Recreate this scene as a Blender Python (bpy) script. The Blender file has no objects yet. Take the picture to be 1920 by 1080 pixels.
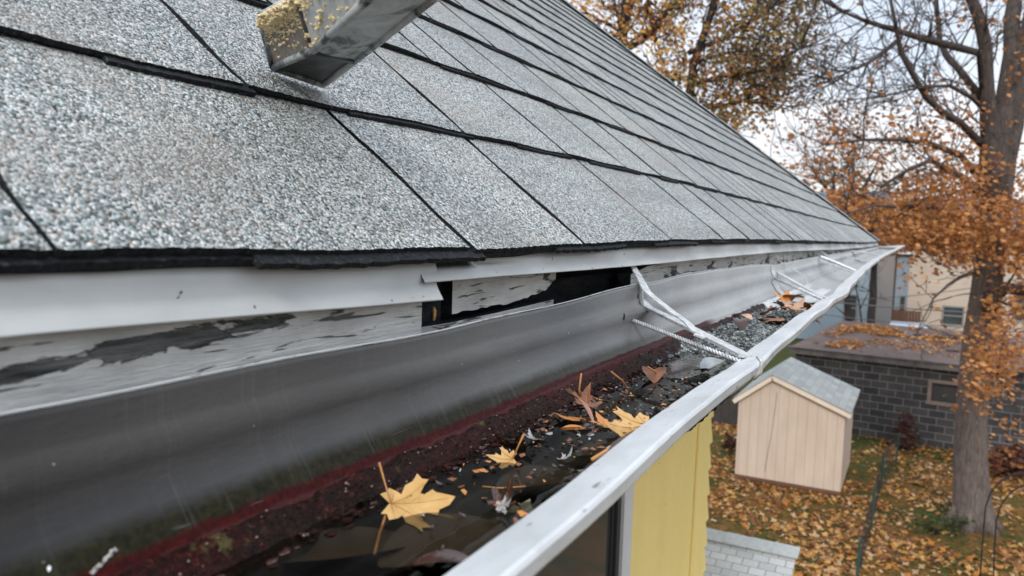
import bpy, math, random
import numpy as np
from mathutils import Vector, Matrix
random.seed(7)
S = bpy.context.scene
RAD = math.radians
# ------------------------------------------------------------------ camera
EYE = 5.6                                    # camera height above the yard; geometry below is written relative to the eye
FPX, TH, PI_, RO = 1444.415, .48438, .08266, .02869
F0 = np.array([-math.sin(TH), math.cos(TH), 0.]); ZU = np.array([0, 0, 1.])
CF = F0 * math.cos(PI_) - ZU * math.sin(PI_); R0 = np.array([math.cos(TH), math.sin(TH), 0.]); U0 = np.cross(R0, CF)
CR = math.cos(RO) * R0 + math.sin(RO) * U0; CU = math.cos(RO) * U0 - math.sin(RO) * R0
def ray(u, v): return (CF * FPX + CR * (u - 960) - CU * (v - 540)) / FPX
def onX(u, v, x): d = ray(u, v); return d * (x / d[0])
def onY(u, v, y): d = ray(u, v); return d * (y / d[1])
def onZ(u, v, z): d = ray(u, v); return d * (z / d[2])
def onD(u, v, dep): return ray(u, v) * dep
cam_d = bpy.data.cameras.new('camera'); cam = bpy.data.objects.new('camera', cam_d); S.collection.objects.link(cam)
cam_d.sensor_width = 36; cam_d.lens = FPX / 1920 * 36; cam_d.clip_start = .01; cam_d.clip_end = 3000
cam.matrix_world = Matrix(((CR[0], CU[0], -CF[0], 0), (CR[1], CU[1], -CF[1], 0), (CR[2], CU[2], -CF[2], EYE), (0, 0, 0, 1)))
cam_d.dof.use_dof = True; cam_d.dof.focus_distance = .62; cam_d.dof.aperture_fstop = 14
S.camera = cam
# ------------------------------------------------------------------ light
SUN_EL, SUN_AZ = RAD(36), RAD(165)            # azimuth measured clockwise from +Y
w = bpy.data.worlds.new("World"); S.world = w; w.use_nodes = True
nt = w.node_tree; N = nt.nodes; L = nt.links; N.clear()
wo = N.new('ShaderNodeOutputWorld'); bg = N.new('ShaderNodeBackground'); bg.inputs[1].default_value = .1
sky = N.new('ShaderNodeTexSky'); sky.sky_type = 'NISHITA'; sky.sun_disc = False; sky.sun_elevation = SUN_EL; sky.sun_rotation = SUN_AZ
sky.air_density = 1.2; sky.dust_density = 2.0
tc = N.new('ShaderNodeTexCoord'); mp = N.new('ShaderNodeMapping'); mp.inputs['Scale'].default_value = (1.6, 1.6, 5.5); mp.inputs['Location'].default_value = (3.2, 1.1, .3)
nz = N.new('ShaderNodeTexNoise'); nz.inputs['Scale'].default_value = 1.5; nz.inputs['Detail'].default_value = 7; nz.inputs['Roughness'].default_value = .55
rp = N.new('ShaderNodeValToRGB'); rp.color_ramp.elements[0].position = .3; rp.color_ramp.elements[0].color = (.78, .78, .78, 1); rp.color_ramp.elements[1].position = .6; rp.color_ramp.elements[1].color = (1, 1, 1, 1)
nz2 = N.new('ShaderNodeTexNoise'); nz2.inputs['Scale'].default_value = 2.3; nz2.inputs['Detail'].default_value = 5
rc = N.new('ShaderNodeValToRGB'); rc.color_ramp.elements[0].position = .35; rc.color_ramp.elements[0].color = (4.7, 5.3, 6.3, 1); rc.color_ramp.elements[1].position = .65; rc.color_ramp.elements[1].color = (6.6, 6.9, 7.4, 1)
# cloud light is warmer close to the horizon
sp = N.new('ShaderNodeSeparateXYZ'); hz = N.new('ShaderNodeMapRange'); hz.inputs[1].default_value = -.02; hz.inputs[2].default_value = .17
wm = N.new('ShaderNodeMixRGB'); wm.inputs[1].default_value = (7.2, 6.5, 5.8, 1)
mx = N.new('ShaderNodeMixRGB')
L.new(tc.outputs['Generated'], mp.inputs[0]); L.new(mp.outputs[0], nz.inputs[0]); L.new(mp.outputs[0], nz2.inputs[0])
L.new(nz.outputs[0], rp.inputs[0]); L.new(nz2.outputs[0], rc.inputs[0]); L.new(tc.outputs['Generated'], sp.inputs[0]); L.new(sp.outputs[2], hz.inputs[0])
L.new(hz.outputs[0], wm.inputs[0]); L.new(rc.outputs[0], wm.inputs[2])
L.new(rp.outputs[0], mx.inputs[0]); L.new(sky.outputs[0], mx.inputs[1]); L.new(wm.outputs[0], mx.inputs[2]); zen = N.new('ShaderNodeMapRange'); zen.inputs[1].default_value = .3; zen.inputs[2].default_value = .95; zen.inputs[3].default_value = 1.12; zen.inputs[4].default_value = 2.4   # an overcast sky is brightest overhead
zm = N.new('ShaderNodeMixRGB'); zm.blend_type = 'MULTIPLY'; zm.inputs[0].default_value = 1; L.new(sp.outputs[2], zen.inputs[0]); L.new(zen.outputs[0], zm.inputs[2]); L.new(mx.outputs[0], zm.inputs[1]); L.new(zm.outputs[0], bg.inputs[0]); L.new(bg.outputs[0], wo.inputs[0])
sl = bpy.data.lights.new('sun', 'SUN'); sl.energy = 1.4; sl.angle = RAD(14); sl.color = (1, .95, .88)
so = bpy.data.objects.new('sun', sl); S.collection.objects.link(so)
sd = Vector((math.sin(SUN_AZ) * math.cos(SUN_EL), math.cos(SUN_AZ) * math.cos(SUN_EL), math.sin(SUN_EL)))
so.rotation_euler = sd.to_track_quat('Z', 'Y').to_euler()
S.view_settings.view_transform = 'Standard'; S.view_settings.look = 'None'; S.view_settings.gamma = 1; S.view_settings.exposure = .58
S.cycles.max_bounces = 6; S.cycles.transparent_max_bounces = 16; S.cycles.use_denoising = True

# ------------------------------------------------------------------ helpers
class MB:
    def __init__(s): s.v = []; s.f = []; s.m = []; s.uv = []
    def vert(s, p): s.v.append(tuple(float(c) for c in p)); return len(s.v) - 1
    def face(s, ids, m=0, uv=None): s.f.append(tuple(ids)); s.m.append(m); s.uv.append(uv)
    def quad(s, a, b, c, d, m=0): i = [s.vert(p) for p in (a, b, c, d)]; s.face(i, m)
    def poly(s, pts, m=0): s.face([s.vert(p) for p in pts], m)
    def hexa(s, P, m=0, mside=None):          # P: 8 points, bottom 4 then top 4, same winding
        i = [s.vert(p) for p in P]; ms = m if mside is None else mside
        s.face((i[3], i[2], i[1], i[0]), ms); s.face(i[4:8], m)
        for k in range(4): s.face((i[k], i[(k + 1) % 4], i[4 + (k + 1) % 4], i[4 + k]), ms)
    def box(s, x0, x1, y0, y1, z0, z1, m=0):
        s.hexa([(x0, y0, z0), (x1, y0, z0), (x1, y1, z0), (x0, y1, z0), (x0, y0, z1), (x1, y0, z1), (x1, y1, z1), (x0, y1, z1)], m)
    def tube(s, pts, rad, n=6, m=0, cap=True):
        pts = [np.asarray(p, float) for p in pts]
        if not hasattr(rad, '__len__'): rad = [rad] * len(pts)
        rings = []; up = np.array([.13, .21, .97])
        for k, p in enumerate(pts):
            t = pts[min(k + 1, len(pts) - 1)] - pts[max(k - 1, 0)]; t = t / (np.linalg.norm(t) + 1e-12)
            a = np.cross(up, t)
            if np.linalg.norm(a) < .15: a = np.cross(np.array([1., .1, 0]), t)
            a /= np.linalg.norm(a); b = np.cross(t, a); up = b
            rings.append([s.vert(p + rad[k] * (math.cos(2 * math.pi * j / n) * a + math.sin(2 * math.pi * j / n) * b)) for j in range(n)])
        for k in range(len(rings) - 1):
            for j in range(n): s.face((rings[k][j], rings[k][(j + 1) % n], rings[k + 1][(j + 1) % n], rings[k + 1][j]), m)
        if cap: s.face(rings[0][::-1], m); s.face(rings[-1], m)
    def strip(s, pts, side, wd, th, m=0):     # flat bar along pts; side = width direction
        pts = [np.asarray(p, float) for p in pts]; rings = []
        for k, p in enumerate(pts):
            t = pts[min(k + 1, len(pts) - 1)] - pts[max(k - 1, 0)]; t /= np.linalg.norm(t)
            a = np.asarray(side, float); a = a - t * (a @ t); a /= np.linalg.norm(a); b = np.cross(t, a)
            rings.append([s.vert(p + a * x * wd / 2 + b * y * th / 2) for x, y in ((-1, -1), (1, -1), (1, 1), (-1, 1))])
        for k in range(len(rings) - 1):
            for j in range(4): s.face((rings[k][j], rings[k][(j + 1) % 4], rings[k + 1][(j + 1) % 4], rings[k + 1][j]), m)
        s.face(rings[0][::-1], m); s.face(rings[-1], m)
    def blob(s, c, r, m=0, n=6, sq=(1, 1, 1), jit=.25):
        c = np.asarray(c, float); top = s.vert(c + np.array([0, 0, r * sq[2]])); bot = s.vert(c - np.array([0, 0, r * sq[2]])); R = []
        for ph in (.6, 1.2, 1.9, 2.5):
            R.append([s.vert(c + r * (1 + random.uniform(-jit, jit)) * np.array([sq[0] * math.sin(ph) * math.cos(2 * math.pi * j / n), sq[1] * math.sin(ph) * math.sin(2 * math.pi * j / n), sq[2] * math.cos(ph)])) for j in range(n)])
        for j in range(n):
            k = (j + 1) % n; s.face((top, R[0][j], R[0][k]), m); s.face((bot, R[3][k], R[3][j]), m)
            for q in range(3): s.face((R[q][j], R[q + 1][j], R[q + 1][k], R[q][k]), m)
    def build(s, name, mats, parent=None, smooth=False):
        me = bpy.data.meshes.new(name); me.from_pydata(s.v, [], s.f)
        if not isinstance(mats, (list, tuple)): mats = [mats]
        for q in mats: me.materials.append(q)
        me.polygons.foreach_set('material_index', s.m)
        if any(u is not None for u in s.uv):
            lay = me.uv_layers.new(name='UVMap'); k = 0
            for f, u in zip(s.f, s.uv):
                for j in range(len(f)):
                    if u is not None: lay.data[k].uv = u[j]
                    k += 1
        if smooth: me.polygons.foreach_set('use_smooth', [True] * len(s.f))
        me.update()
        o = bpy.data.objects.new(name, me); S.collection.objects.link(o)
        if parent is not None: o.parent = parent
        return o
def thing(name, label, cat, loc=(0, 0, 0), group=None):
    o = bpy.data.objects.new(name, None); S.collection.objects.link(o); o.location = loc; o.empty_display_size = .1
    o['label'] = label; o['category'] = cat
    if group: o['group'] = group
    return o
def tag(o, label, cat, group=None, kind=None):
    o['label'] = label; o['category'] = cat
    if group: o['group'] = group
    if kind: o['kind'] = kind
    return o
def sm(x, a, b): t = min(1, max(0, (x - a) / (b - a))); return t * t * (3 - 2 * t)
def tab(xs, ys): return lambda x: float(np.interp(x, xs, ys))

# ------------------------------------------------------------------ materials
class M:
    def __init__(s, name, rough=.6, metal=0., spec=.5):
        s.m = bpy.data.materials.new(name); s.m.use_nodes = True; s.nt = s.m.node_tree; s.N = s.nt.nodes; s.L = s.nt.links
        s.b = s.N['Principled BSDF']; s.b.inputs['Roughness'].default_value = rough; s.b.inputs['Metallic'].default_value = metal
        s.b.inputs['Specular IOR Level'].default_value = spec
        s.tc = s.N.new('ShaderNodeTexCoord')
    def co(s, scale=(1, 1, 1), rot=(0, 0, 0), src='Object', loc=(0, 0, 0)):
        n = s.N.new('ShaderNodeMapping'); n.inputs['Scale'].default_value = scale; n.inputs['Rotation'].default_value = rot; n.inputs['Location'].default_value = loc
        s.L.new(s.tc.outputs[src], n.inputs[0]); return n.outputs[0]
    def noise(s, co, scale, detail=4, rough=.55, dist=0):
        n = s.N.new('ShaderNodeTexNoise'); n.inputs['Scale'].default_value = scale; n.inputs['Detail'].default_value = detail; n.inputs['Roughness'].default_value = rough; n.inputs['Distortion'].default_value = dist
        s.L.new(co, n.inputs[0]); return n.outputs[0]
    def voro(s, co, scale, feat='F1', rnd=1):
        n = s.N.new('ShaderNodeTexVoronoi'); n.feature = feat; n.inputs['Scale'].default_value = scale; n.inputs['Randomness'].default_value = rnd
        s.L.new(co, n.inputs[0]); return n
    def ramp(s, fac, stops, const=False):
        n = s.N.new('ShaderNodeValToRGB'); e = n.color_ramp.elements
        if const: n.color_ramp.interpolation = 'CONSTANT'
        while len(e) < len(stops): e.new(.5)
        for q, (p, c) in zip(e, stops): q.position = p; q.color = (c[0], c[1], c[2], 1) if hasattr(c, '__len__') else (c, c, c, 1)
        s.L.new(fac, n.inputs[0]); return n.outputs[0]
    def mix(s, fac, a, b, mode='MIX'):
        n = s.N.new('ShaderNodeMixRGB'); n.blend_type = mode
        for k, x in ((0, fac), (1, a), (2, b)):
            if hasattr(x, 'links'): s.L.new(x, n.inputs[k])
            elif k == 0: n.inputs[0].default_value = x
            else: n.inputs[k].default_value = (x[0], x[1], x[2], 1) if hasattr(x, '__len__') else (x, x, x, 1)
        return n.outputs[0]
    def math(s, op, a, b=0., c=0.):
        n = s.N.new('ShaderNodeMath'); n.operation = op
        for k, x in enumerate((a, b, c)):
            if hasattr(x, 'links'): s.L.new(x, n.inputs[k])
            else: n.inputs[k].default_value = x
        return n.outputs[0]
    def sep(s, co):
        n = s.N.new('ShaderNodeSeparateXYZ'); s.L.new(co, n.inputs[0]); return n.outputs
    def col(s, c):
        if hasattr(c, 'links'): s.L.new(c, s.b.inputs['Base Color'])
        else: s.b.inputs['Base Color'].default_value = (c[0], c[1], c[2], 1)
        return s
    def rgh(s, r): s.L.new(r, s.b.inputs['Roughness']); return s
    def bump(s, h, strength=.5, dist=.01):
        n = s.N.new('ShaderNodeBump'); n.inputs['Strength'].default_value = strength; n.inputs['Distance'].default_value = dist
        s.L.new(h, n.inputs['Height']); s.L.new(n.outputs[0], s.b.inputs['Normal']); return s

def m_granule(name, scale=620, tone=1., far=False):
    k = M(name, .85, spec=.3); co = k.co()
    v = k.voro(co, scale); vr = k.sep(v.outputs['Color'])
    c = k.ramp(vr[0], [(0, (.018, .026, .027)), (.14, (.068, .090, .090)), (.32, (.165, .197, .195)), (.53, (.285, .318, .318)), (.76, (.46, .49, .495)), (.93, (.68, .69, .685))])
    c = k.mix(k.ramp(vr[1], [(0, 0), (.9, 0), (.94, .75)]), c, (.36, .25, .18))
    big = k.noise(k.co((1, 1, 1)), 7, 4, .6)
    c = k.mix(k.ramp(big, [(.50, 0), (.66, .42)]), c, (.33, .29, .26), 'MIX')
    sm_ = k.noise(k.co((9, 1.5, 9)), 3.2, 3, .5)
    c = k.mix(.35, c, k.ramp(sm_, [(.3, .62 * tone), (.7, 1.25 * tone)]), 'MULTIPLY')
    fine = k.noise(co, scale * .45, 2)
    gi = k.N.new('ShaderNodeNewGeometry'); c = k.mix(1., c, k.ramp(gi.outputs['Random Per Island'], [(0, (.88, .88, .89)), (.5, (.97, .97, .96)), (1, (1.07, 1.06, 1.04))]), 'MULTIPLY')
    wear = k.ramp(k.noise(k.co((1, 1, 1), loc=(2, 7, 1)), 55, 5, .75), [(.66, 0), (.74, .55)]); c = k.mix(wear, c, (.05, .055, .057))
    k.col(c).bump(k.math('ADD', k.math('MULTIPLY', v.outputs['Distance'], -1.3), fine), .9, .0014)
    return k.m
GRAN = m_granule('asphalt_granules', 760)
k = M('asphalt_edge', .9, spec=.2); k.col(k.ramp(k.noise(k.co(), 380, 3), [(.35, (.008, .009, .011)), (.62, (.022, .025, .028)), (.80, (.10, .105, .11))])).bump(k.noise(k.co(), 500), .8, .002); EDGE = k.m
k = M('painted_aluminium', .42); co = k.co()
dirt = k.ramp(k.noise(k.co((1, .35, 1)), 26, 6, .6), [(.35, (.39, .405, .40)), (.7, (.52, .53, .525))])
spk = k.ramp(k.noise(k.co((1, .8, 1)), 170, 2, .4), [(.24, 1), (.27, 0)])
k.col(k.mix(spk, dirt, (.07, .065, .06))).bump(k.noise(co, 60), .12, .002); ALU = k.m
# gutter trough: UV v = position across the profile, u = metres along
k = M('weathered_shaded_gutter_metal', .55, spec=.10); uv = k.co(src='UV'); s_ = k.sep(uv)
n1 = k.noise(k.co((1, .25, 1)), 30, 6, .6); n2 = k.noise(k.co((1, .7, 1)), 60, 5, .7); nf = k.noise(k.co(), 320, 3, .7); nl = k.noise(k.co((1, .3, 3)), 7, 3)
base = k.ramp(n1, [(.3, (.018, .020, .022)), (.5, (.034, .035, .037)), (.7, (.052, .052, .052))])
base = k.mix(k.ramp(nl, [(.4, 0), (.7, .5)]), base, (.062, .055, .048))
base = k.mix(k.ramp(k.noise(k.co((1, .6, 1.4)), 130, 2, .4), [(.25, 1), (.285, 0)]), base, (.05, .05, .05))
base = k.mix(k.ramp(k.noise(k.co((1, 1, 1), loc=(3, 1, 2)), 190, 2, .4), [(.77, 0), (.785, 1)]), base, (.5, .5, .48))
far = k.ramp(s_[0], [(.12, 0), (.35, .10), (.7, .42), (1., .95)])  # near metal is toned dark for shade cast by the person at the camera
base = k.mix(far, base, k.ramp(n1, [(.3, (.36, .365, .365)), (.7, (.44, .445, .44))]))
vv = k.math('ADD', s_[1], k.math('MULTIPLY', k.math('SUBTRACT', n2, .5), .07))
moss = k.mix(k.math('MULTIPLY', k.ramp(vv, [(.63, 0), (.72, .9)]), k.math('SUBTRACT', 1.15, far)), base, k.ramp(nf, [(.3, (.006, .006, .002)), (.7, (.022, .020, .008))]))
rd = k.ramp(nf, [(.35, (.014, .0006, .0003)), (.62, (.045, .0016, .0008)), (.80, (.09, .014, .010))])
redf = k.math('MULTIPLY', k.ramp(vv, [(.775, 0), (.80, 1)]), k.ramp(s_[0], [(.3, 1), (.95, 1), (1., .0)]))
c = k.mix(redf, moss, rd)
strk = k.ramp(k.noise(k.co((1, 26, .6)), 9, 4, .7), [(.55, 0), (.75, .22)]); c = k.mix(k.math('MULTIPLY', strk, k.math('SUBTRACT', 1., redf)), c, (.16, .155, .145))      # dried run marks down the metal
scr = k.ramp(k.noise(k.co((1, .05, 1.5)), 150, 3, .6, 1.2), [(.74, 0), (.77, .3)]); c = k.mix(scr, c, (.24, .24, .235))
c = k.mix(k.ramp(vv, [(.825, 0), (.838, .3), (.844, .3), (.855, 0)]), c, (.075, .035, .036))
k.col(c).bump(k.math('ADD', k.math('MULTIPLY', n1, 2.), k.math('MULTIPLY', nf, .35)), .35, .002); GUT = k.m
k = M('painted_gutter_lip', .34); co = k.co((1, .4, 1))
c = k.ramp(k.noise(co, 45, 6, .65), [(.3, (.42, .435, .44)), (.6, (.54, .555, .56))])
c = k.mix(k.ramp(k.noise(k.co((1, .3, 1)), 190, 3, .6), [(.31, .8), (.37, 0)]), c, (.13, .12, .11))
c = k.mix(k.ramp(k.noise(k.co((1, .5, 1), loc=(4, 4, 4)), 40, 6, .7), [(.62, 0), (.72, .55)]), c, (.33, .33, .32))
k.col(c).bump(k.noise(k.co(), 120, 4), .15, .001); LIP = k.m
k = M('galvanised_strap', .36, .35); k.col(k.ramp(k.noise(k.co(), 140, 5, .7), [(.3, (.30, .31, .31)), (.65, (.68, .69, .69))])).bump(k.noise(k.co(), 400, 3), .2, .0008); STRAP = k.m
def m_peel(name, lo, hi, wood_a=(.022, .023, .024), wood_b=(.17, .168, .162), off=0., diag=False):
    k = M(name, .75, spec=.25); uv = k.co(src='UV'); u_ = k.sep(uv)
    big = k.noise(k.co((1, .20, 1), loc=(off, off, off)), 80 if diag else 60, 8, .72, .5)
    grain = k.noise(k.co((1, .07, 1), loc=(off, 0, 0)), 420, 4, .7)
    crack = k.ramp(k.noise(k.co((1, .09, 1.2), loc=(off, 2, 0)), 230, 3, .6, .5), [(.335, 1), (.375, 0)])
    # peeling concentrates in a wandering band across the board
    wander = k.math('MULTIPLY', k.math('SUBTRACT', k.noise(k.co((0, 1, 0), loc=(0, off, 0)), 9, 2), .5), 1.0)
    d = k.math('ABSOLUTE', k.math('SUBTRACT', k.math('SUBTRACT', u_[1], .5), wander))
    if diag:      # the bare streak climbs across the board and runs out before the board's end
        cen = k.math('ADD', .595, k.math('MULTIPLY', u_[0], .62)); cen = k.math('ADD', cen, k.math('MULTIPLY', wander, .12))
        d = k.math('MULTIPLY', k.math('ABSOLUTE', k.math('SUBTRACT', u_[1], cen)), 8.0); d = k.math('ADD', d, k.math('MULTIPLY', k.ramp(u_[0], [(.27, 0), (.34, 1)]), 2.))
    f = k.math('SUBTRACT', big, k.math('MULTIPLY', d, .42))
    f = k.math('ADD', f, k.math('MULTIPLY', k.math('SUBTRACT', k.noise(k.co((1, .25, 1), loc=(off, 0, 3)), 330, 4, .7), .5), .10))
    peel = k.ramp(f, [(lo, 0), (hi, 1)])
    paint = k.ramp(k.noise(k.co((1, .4, 1)), 50, 6, .6), [(.3, (.40, .40, .385)), (.65, (.62, .62, .60))])
    paint = k.mix(k.math('MULTIPLY', crack, .85), paint, (.06, .06, .06))
    wood = k.ramp(grain, [(.35, wood_a), (.7, wood_b)])
    k.col(k.mix(peel, paint, wood)).bump(k.math('ADD', k.math('MULTIPLY', peel, -1.), k.math('SUBTRACT', k.math('MULTIPLY', grain, .4), k.math('MULTIPLY', crack, .5))), 1., .003)
    return k.m
PEEL = m_peel('peeling_white_paint', .40, .425, diag=True); PEEL2 = m_peel('flaking_white_paint', .56, .575, off=3.3)
k = M('dark_rotten_wood', .9, spec=.1); k.col(k.ramp(k.noise(k.co((1, .2, 1)), 120, 5, .7), [(.35, (.006, .008, .012)), (.7, (.028, .03, .034))])).bump(k.noise(k.co((1, .2, 1)), 200), .8, .004); ROT = k.m
k = M('wet_sediment', .5, spec=.14); nf = k.noise(k.co(), 300, 4, .75); nb = k.noise(k.co(), 34, 5, .6)
c = k.ramp(nf, [(.42, (.006, .003, .002)), (.60, (.022, .009, .005)), (.70, (.06, .032, .02)), (.79, (.28, .23, .17))])
c = k.mix(k.ramp(nb, [(.42, 0), (.56, .85)]), c, k.ramp(nf, [(.42, (.010, .0012, .001)), (.60, (.040, .005, .003)), (.70, (.10, .04, .03)), (.80, (.30, .22, .20))]))
c = k.mix(k.ramp(k.noise(k.co(loc=(5, 5, 5)), 40, 5, .6), [(.63, 0), (.69, .8)]), c, (.10, .085, .03))
k.col(c).bump(k.math('ADD', nf, nb), .9, .004); SED = k.m
k = M('submerged_silt', .6, spec=.3); k.col(k.ramp(k.noise(k.co(), 45, 6, .6), [(.3, (.007, .006, .003)), (.55, (.017, .013, .007)), (.75, (.032, .022, .010))])).bump(k.noise(k.co(), 90), .4, .004); SILT = k.m
k = M('lost_granules', .9, spec=.2); v = k.voro(k.co(), 300); k.col(k.ramp(k.sep(v.outputs['Color'])[0], [(0, (.03, .035, .035)), (.4, (.10, .115, .112)), (.75, (.21, .23, .225)), (1, (.42, .44, .43))])).bump(v.outputs['Distance'], 1, .004); HEAP = k.m
# water: a thin reflecting surface over what lies under it
k = M('standing_water', .03); k.N.remove(k.b); out = k.N['Material Output']
tr = k.N.new('ShaderNodeBsdfTransparent'); tr.inputs[0].default_value = (.80, .78, .70, 1); gl = k.N.new('ShaderNodeBsdfGlossy'); gl.inputs['Roughness'].default_value = .03
fr = k.N.new('ShaderNodeFresnel'); fr.inputs[0].default_value = 1.33; ms = k.N.new('ShaderNodeMixShader')
bn = k.N.new('ShaderNodeBump'); bn.inputs['Strength'].default_value = .06; bn.inputs['Distance'].default_value = .004
k.L.new(k.noise(k.co(), 24, 2), bn.inputs['Height']); k.L.new(bn.outputs[0], gl.inputs['Normal']); k.L.new(bn.outputs[0], fr.inputs['Normal'])
k.L.new(fr.outputs[0], ms.inputs[0]); k.L.new(tr.outputs[0], ms.inputs[1]); k.L.new(gl.outputs[0], ms.inputs[2]); k.L.new(ms.outputs[0], out.inputs[0]); WATER = k.m
def m_leaf(name, a, b, spot=(.10, .04, .015), rough=.5, scale=260):
    k = M(name, rough, spec=.4); c = k.ramp(k.noise(k.co(), scale * .35, 4, .6), [(.3, a), (.7, b)])
    c = k.mix(k.ramp(k.noise(k.co(loc=(1, 2, 3)), scale, 3, .6), [(.64, 0), (.70, .8)]), c, spot)
    k.col(c).bump(k.noise(k.co(), scale, 3), .3, .001); return k.m
YLEAF = m_leaf('yellow_maple_leaf', (.42, .24, .075), (.58, .36, .13)); OLEAF = m_leaf('orange_leaf', (.36, .13, .03), (.52, .22, .05))
BLEAF = m_leaf('brown_leaf', (.10, .035, .015), (.24, .09, .035)); DLEAF = m_leaf('dark_wet_leaf', (.02, .011, .008), (.06, .025, .018), rough=.16)
PLEAF = m_leaf('pale_underside_leaf', (.20, .21, .21), (.36, .38, .38), rough=.2); SUBL = m_leaf('drowned_leaf', (.036, .022, .010), (.062, .037, .017), (.018, .011, .005), .6, 120)
STEM = m_leaf('leaf_stem', (.34, .15, .045), (.48, .24, .08))
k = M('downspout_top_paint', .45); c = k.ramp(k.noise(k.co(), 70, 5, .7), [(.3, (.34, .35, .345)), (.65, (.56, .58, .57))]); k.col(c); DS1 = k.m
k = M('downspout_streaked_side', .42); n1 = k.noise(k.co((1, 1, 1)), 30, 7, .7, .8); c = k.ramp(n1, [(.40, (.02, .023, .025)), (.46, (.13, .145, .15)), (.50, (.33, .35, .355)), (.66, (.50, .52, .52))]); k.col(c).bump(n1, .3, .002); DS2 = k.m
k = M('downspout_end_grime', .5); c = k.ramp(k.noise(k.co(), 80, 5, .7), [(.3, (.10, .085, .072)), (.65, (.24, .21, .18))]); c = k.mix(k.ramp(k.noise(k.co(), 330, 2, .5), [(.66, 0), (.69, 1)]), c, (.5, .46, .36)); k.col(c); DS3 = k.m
k = M('downspout_painted_shade', .4); k.col(k.ramp(k.noise(k.co(), 60, 5, .7), [(.4, (.018, .018, .018)), (.7, (.075, .07, .066))])); DS4 = k.m  # near-black tone paints in the shade of the downward faces
k = M('dry_crumbs', .85); k.col(k.ramp(k.noise(k.co(), 200, 2), [(.3, (.58, .45, .24)), (.7, (.74, .62, .40))])); CRUMB = k.m
def m_flat(name, c, rough=.6, var=.12, scale=6, bump=.2, spec=.4, metal=0.):
    k = M(name, rough, metal, spec); n = k.noise(k.co(), scale, 6, .65)
    k.col(k.ramp(n, [(.3, [x * (1 - var) for x in c]), (.7, [min(1, x * (1 + var)) for x in c])])).bump(k.noise(k.co(), scale * 6, 3), bump, .004); return k.m
k = M('yellow_siding_paint', .5, spec=.4); n = k.noise(k.co((1, 1, .2)), 6, 6, .65); c = k.ramp(n, [(.3, (.84, .66, .235)), (.7, (.93, .74, .28))]); c = k.mix(k.ramp(k.noise(k.co((1, 1, .12)), 34, 5, .7), [(.60, 0), (.75, .35)]), c, (.50, .40, .20)); c = k.mix(k.ramp(k.noise(k.co(), 55, 2, .4), [(.76, 0), (.775, .8)]), c, (.30, .22, .10)); k.col(c).bump(k.noise(k.co((1, 1, .15)), 60, 4), .2, .003); YEL = k.m
WHT = m_flat('white_trim_paint', (.66, .68, .70), .45, .05, 12, .1)
SOF = m_flat('soffit_paint', (.45, .45, .44), .6, .08, 9)
k = M('dark_window_glass', .06, spec=.8); k.col(k.ramp(k.noise(k.co(), 1.3, 2), [(.3, (.035, .042, .045)), (.7, (.065, .074, .078))])); GLS = k.m
k = M('screen_frame', .5); k.col((.03, .034, .036)); FRM = k.m
def m_shingfar(name, a, b, ex=.14, tabw=.3, ry=0.):
    k = M(name, .85, spec=.2); br = k.N.new('ShaderNodeTexBrick'); k.L.new(k.co(src='UV'), br.inputs[0])
    br.inputs['Scale'].default_value = 1; br.inputs['Brick Width'].default_value = tabw; br.inputs['Row Height'].default_value = ex; br.inputs['Mortar Size'].default_value = .003
    br.inputs['Color1'].default_value = (*a, 1); br.inputs['Color2'].default_value = (*b, 1); br.inputs['Mortar'].default_value = (a[0] * .55, a[1] * .55, a[2] * .55, 1); br.inputs['Bias'].default_value = 0
    c = k.mix(.6, br.outputs[0], k.ramp(k.noise(k.co(), 160, 3, .7), [(.3, .5), (.7, 1.4)]), 'MULTIPLY'); k.col(c).bump(br.outputs['Fac'], -.5, .01); return k.m
SH2 = m_shingfar('light_grey_shingles', (.44, .46, .475), (.58, .60, .61), .075, .10); SH3 = m_shingfar('shed_shingles', (.25, .265, .26), (.34, .355, .345), .16, .35)
SH4 = m_shingfar('blue_grey_roof', (.10, .12, .15), (.15, .17, .20), .2, .5)
# ground
k = M('leafy_grass_ground', .95, spec=.1); co = k.co(); n1 = k.noise(co, .55, 5, .6); n2 = k.noise(co, 14, 6, .75); n3 = k.noise(co, 4, 5, .7)
g = k.ramp(n2, [(.3, (.018, .024, .008)), (.6, (.055, .062, .018)), (.8, (.10, .105, .03))])
lf = k.ramp(n2, [(.3, (.05, .025, .01)), (.55, (.17, .085, .025)), (.75, (.34, .17, .045))])
sp_ = k.sep(co); dist = k.ramp(k.math('MULTIPLY', sp_[1], .04), [(.64, 0), (.8, 0), (1., 1)])
f = k.ramp(k.math('ADD', k.math('MULTIPLY', n1, .6), k.math('MULTIPLY', n3, .5)), [(.48, 0), (.60, 1)])
k.col(k.mix(k.math('SUBTRACT', f, dist), g, lf)).bump(n2, .8, .04); GRD = k.m
k = M('concrete_blocks', .9, spec=.15); br = k.N.new('ShaderNodeTexBrick'); k.L.new(k.co(src='UV'), br.inputs[0]); br.inputs['Scale'].default_value = 1
br.inputs['Brick Width'].default_value = .41; br.inputs['Row Height'].default_value = .2; br.inputs['Mortar Size'].default_value = .011; br.inputs['Mortar Smooth'].default_value = .2
br.inputs['Color1'].default_value = (.046, .045, .046, 1); br.inputs['Color2'].default_value = (.078, .074, .073, 1); br.inputs['Mortar'].default_value = (.20, .19, .18, 1)
c = k.mix(.7, br.outputs[0], k.ramp(k.noise(k.co(), 1.1, 6, .65), [(.3, .45), (.7, 1.35)]), 'MULTIPLY')
k.col(c).bump(k.math('ADD', br.outputs['Fac'], k.noise(k.co(), 30)), .3, .01); BLK = k.m
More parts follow.
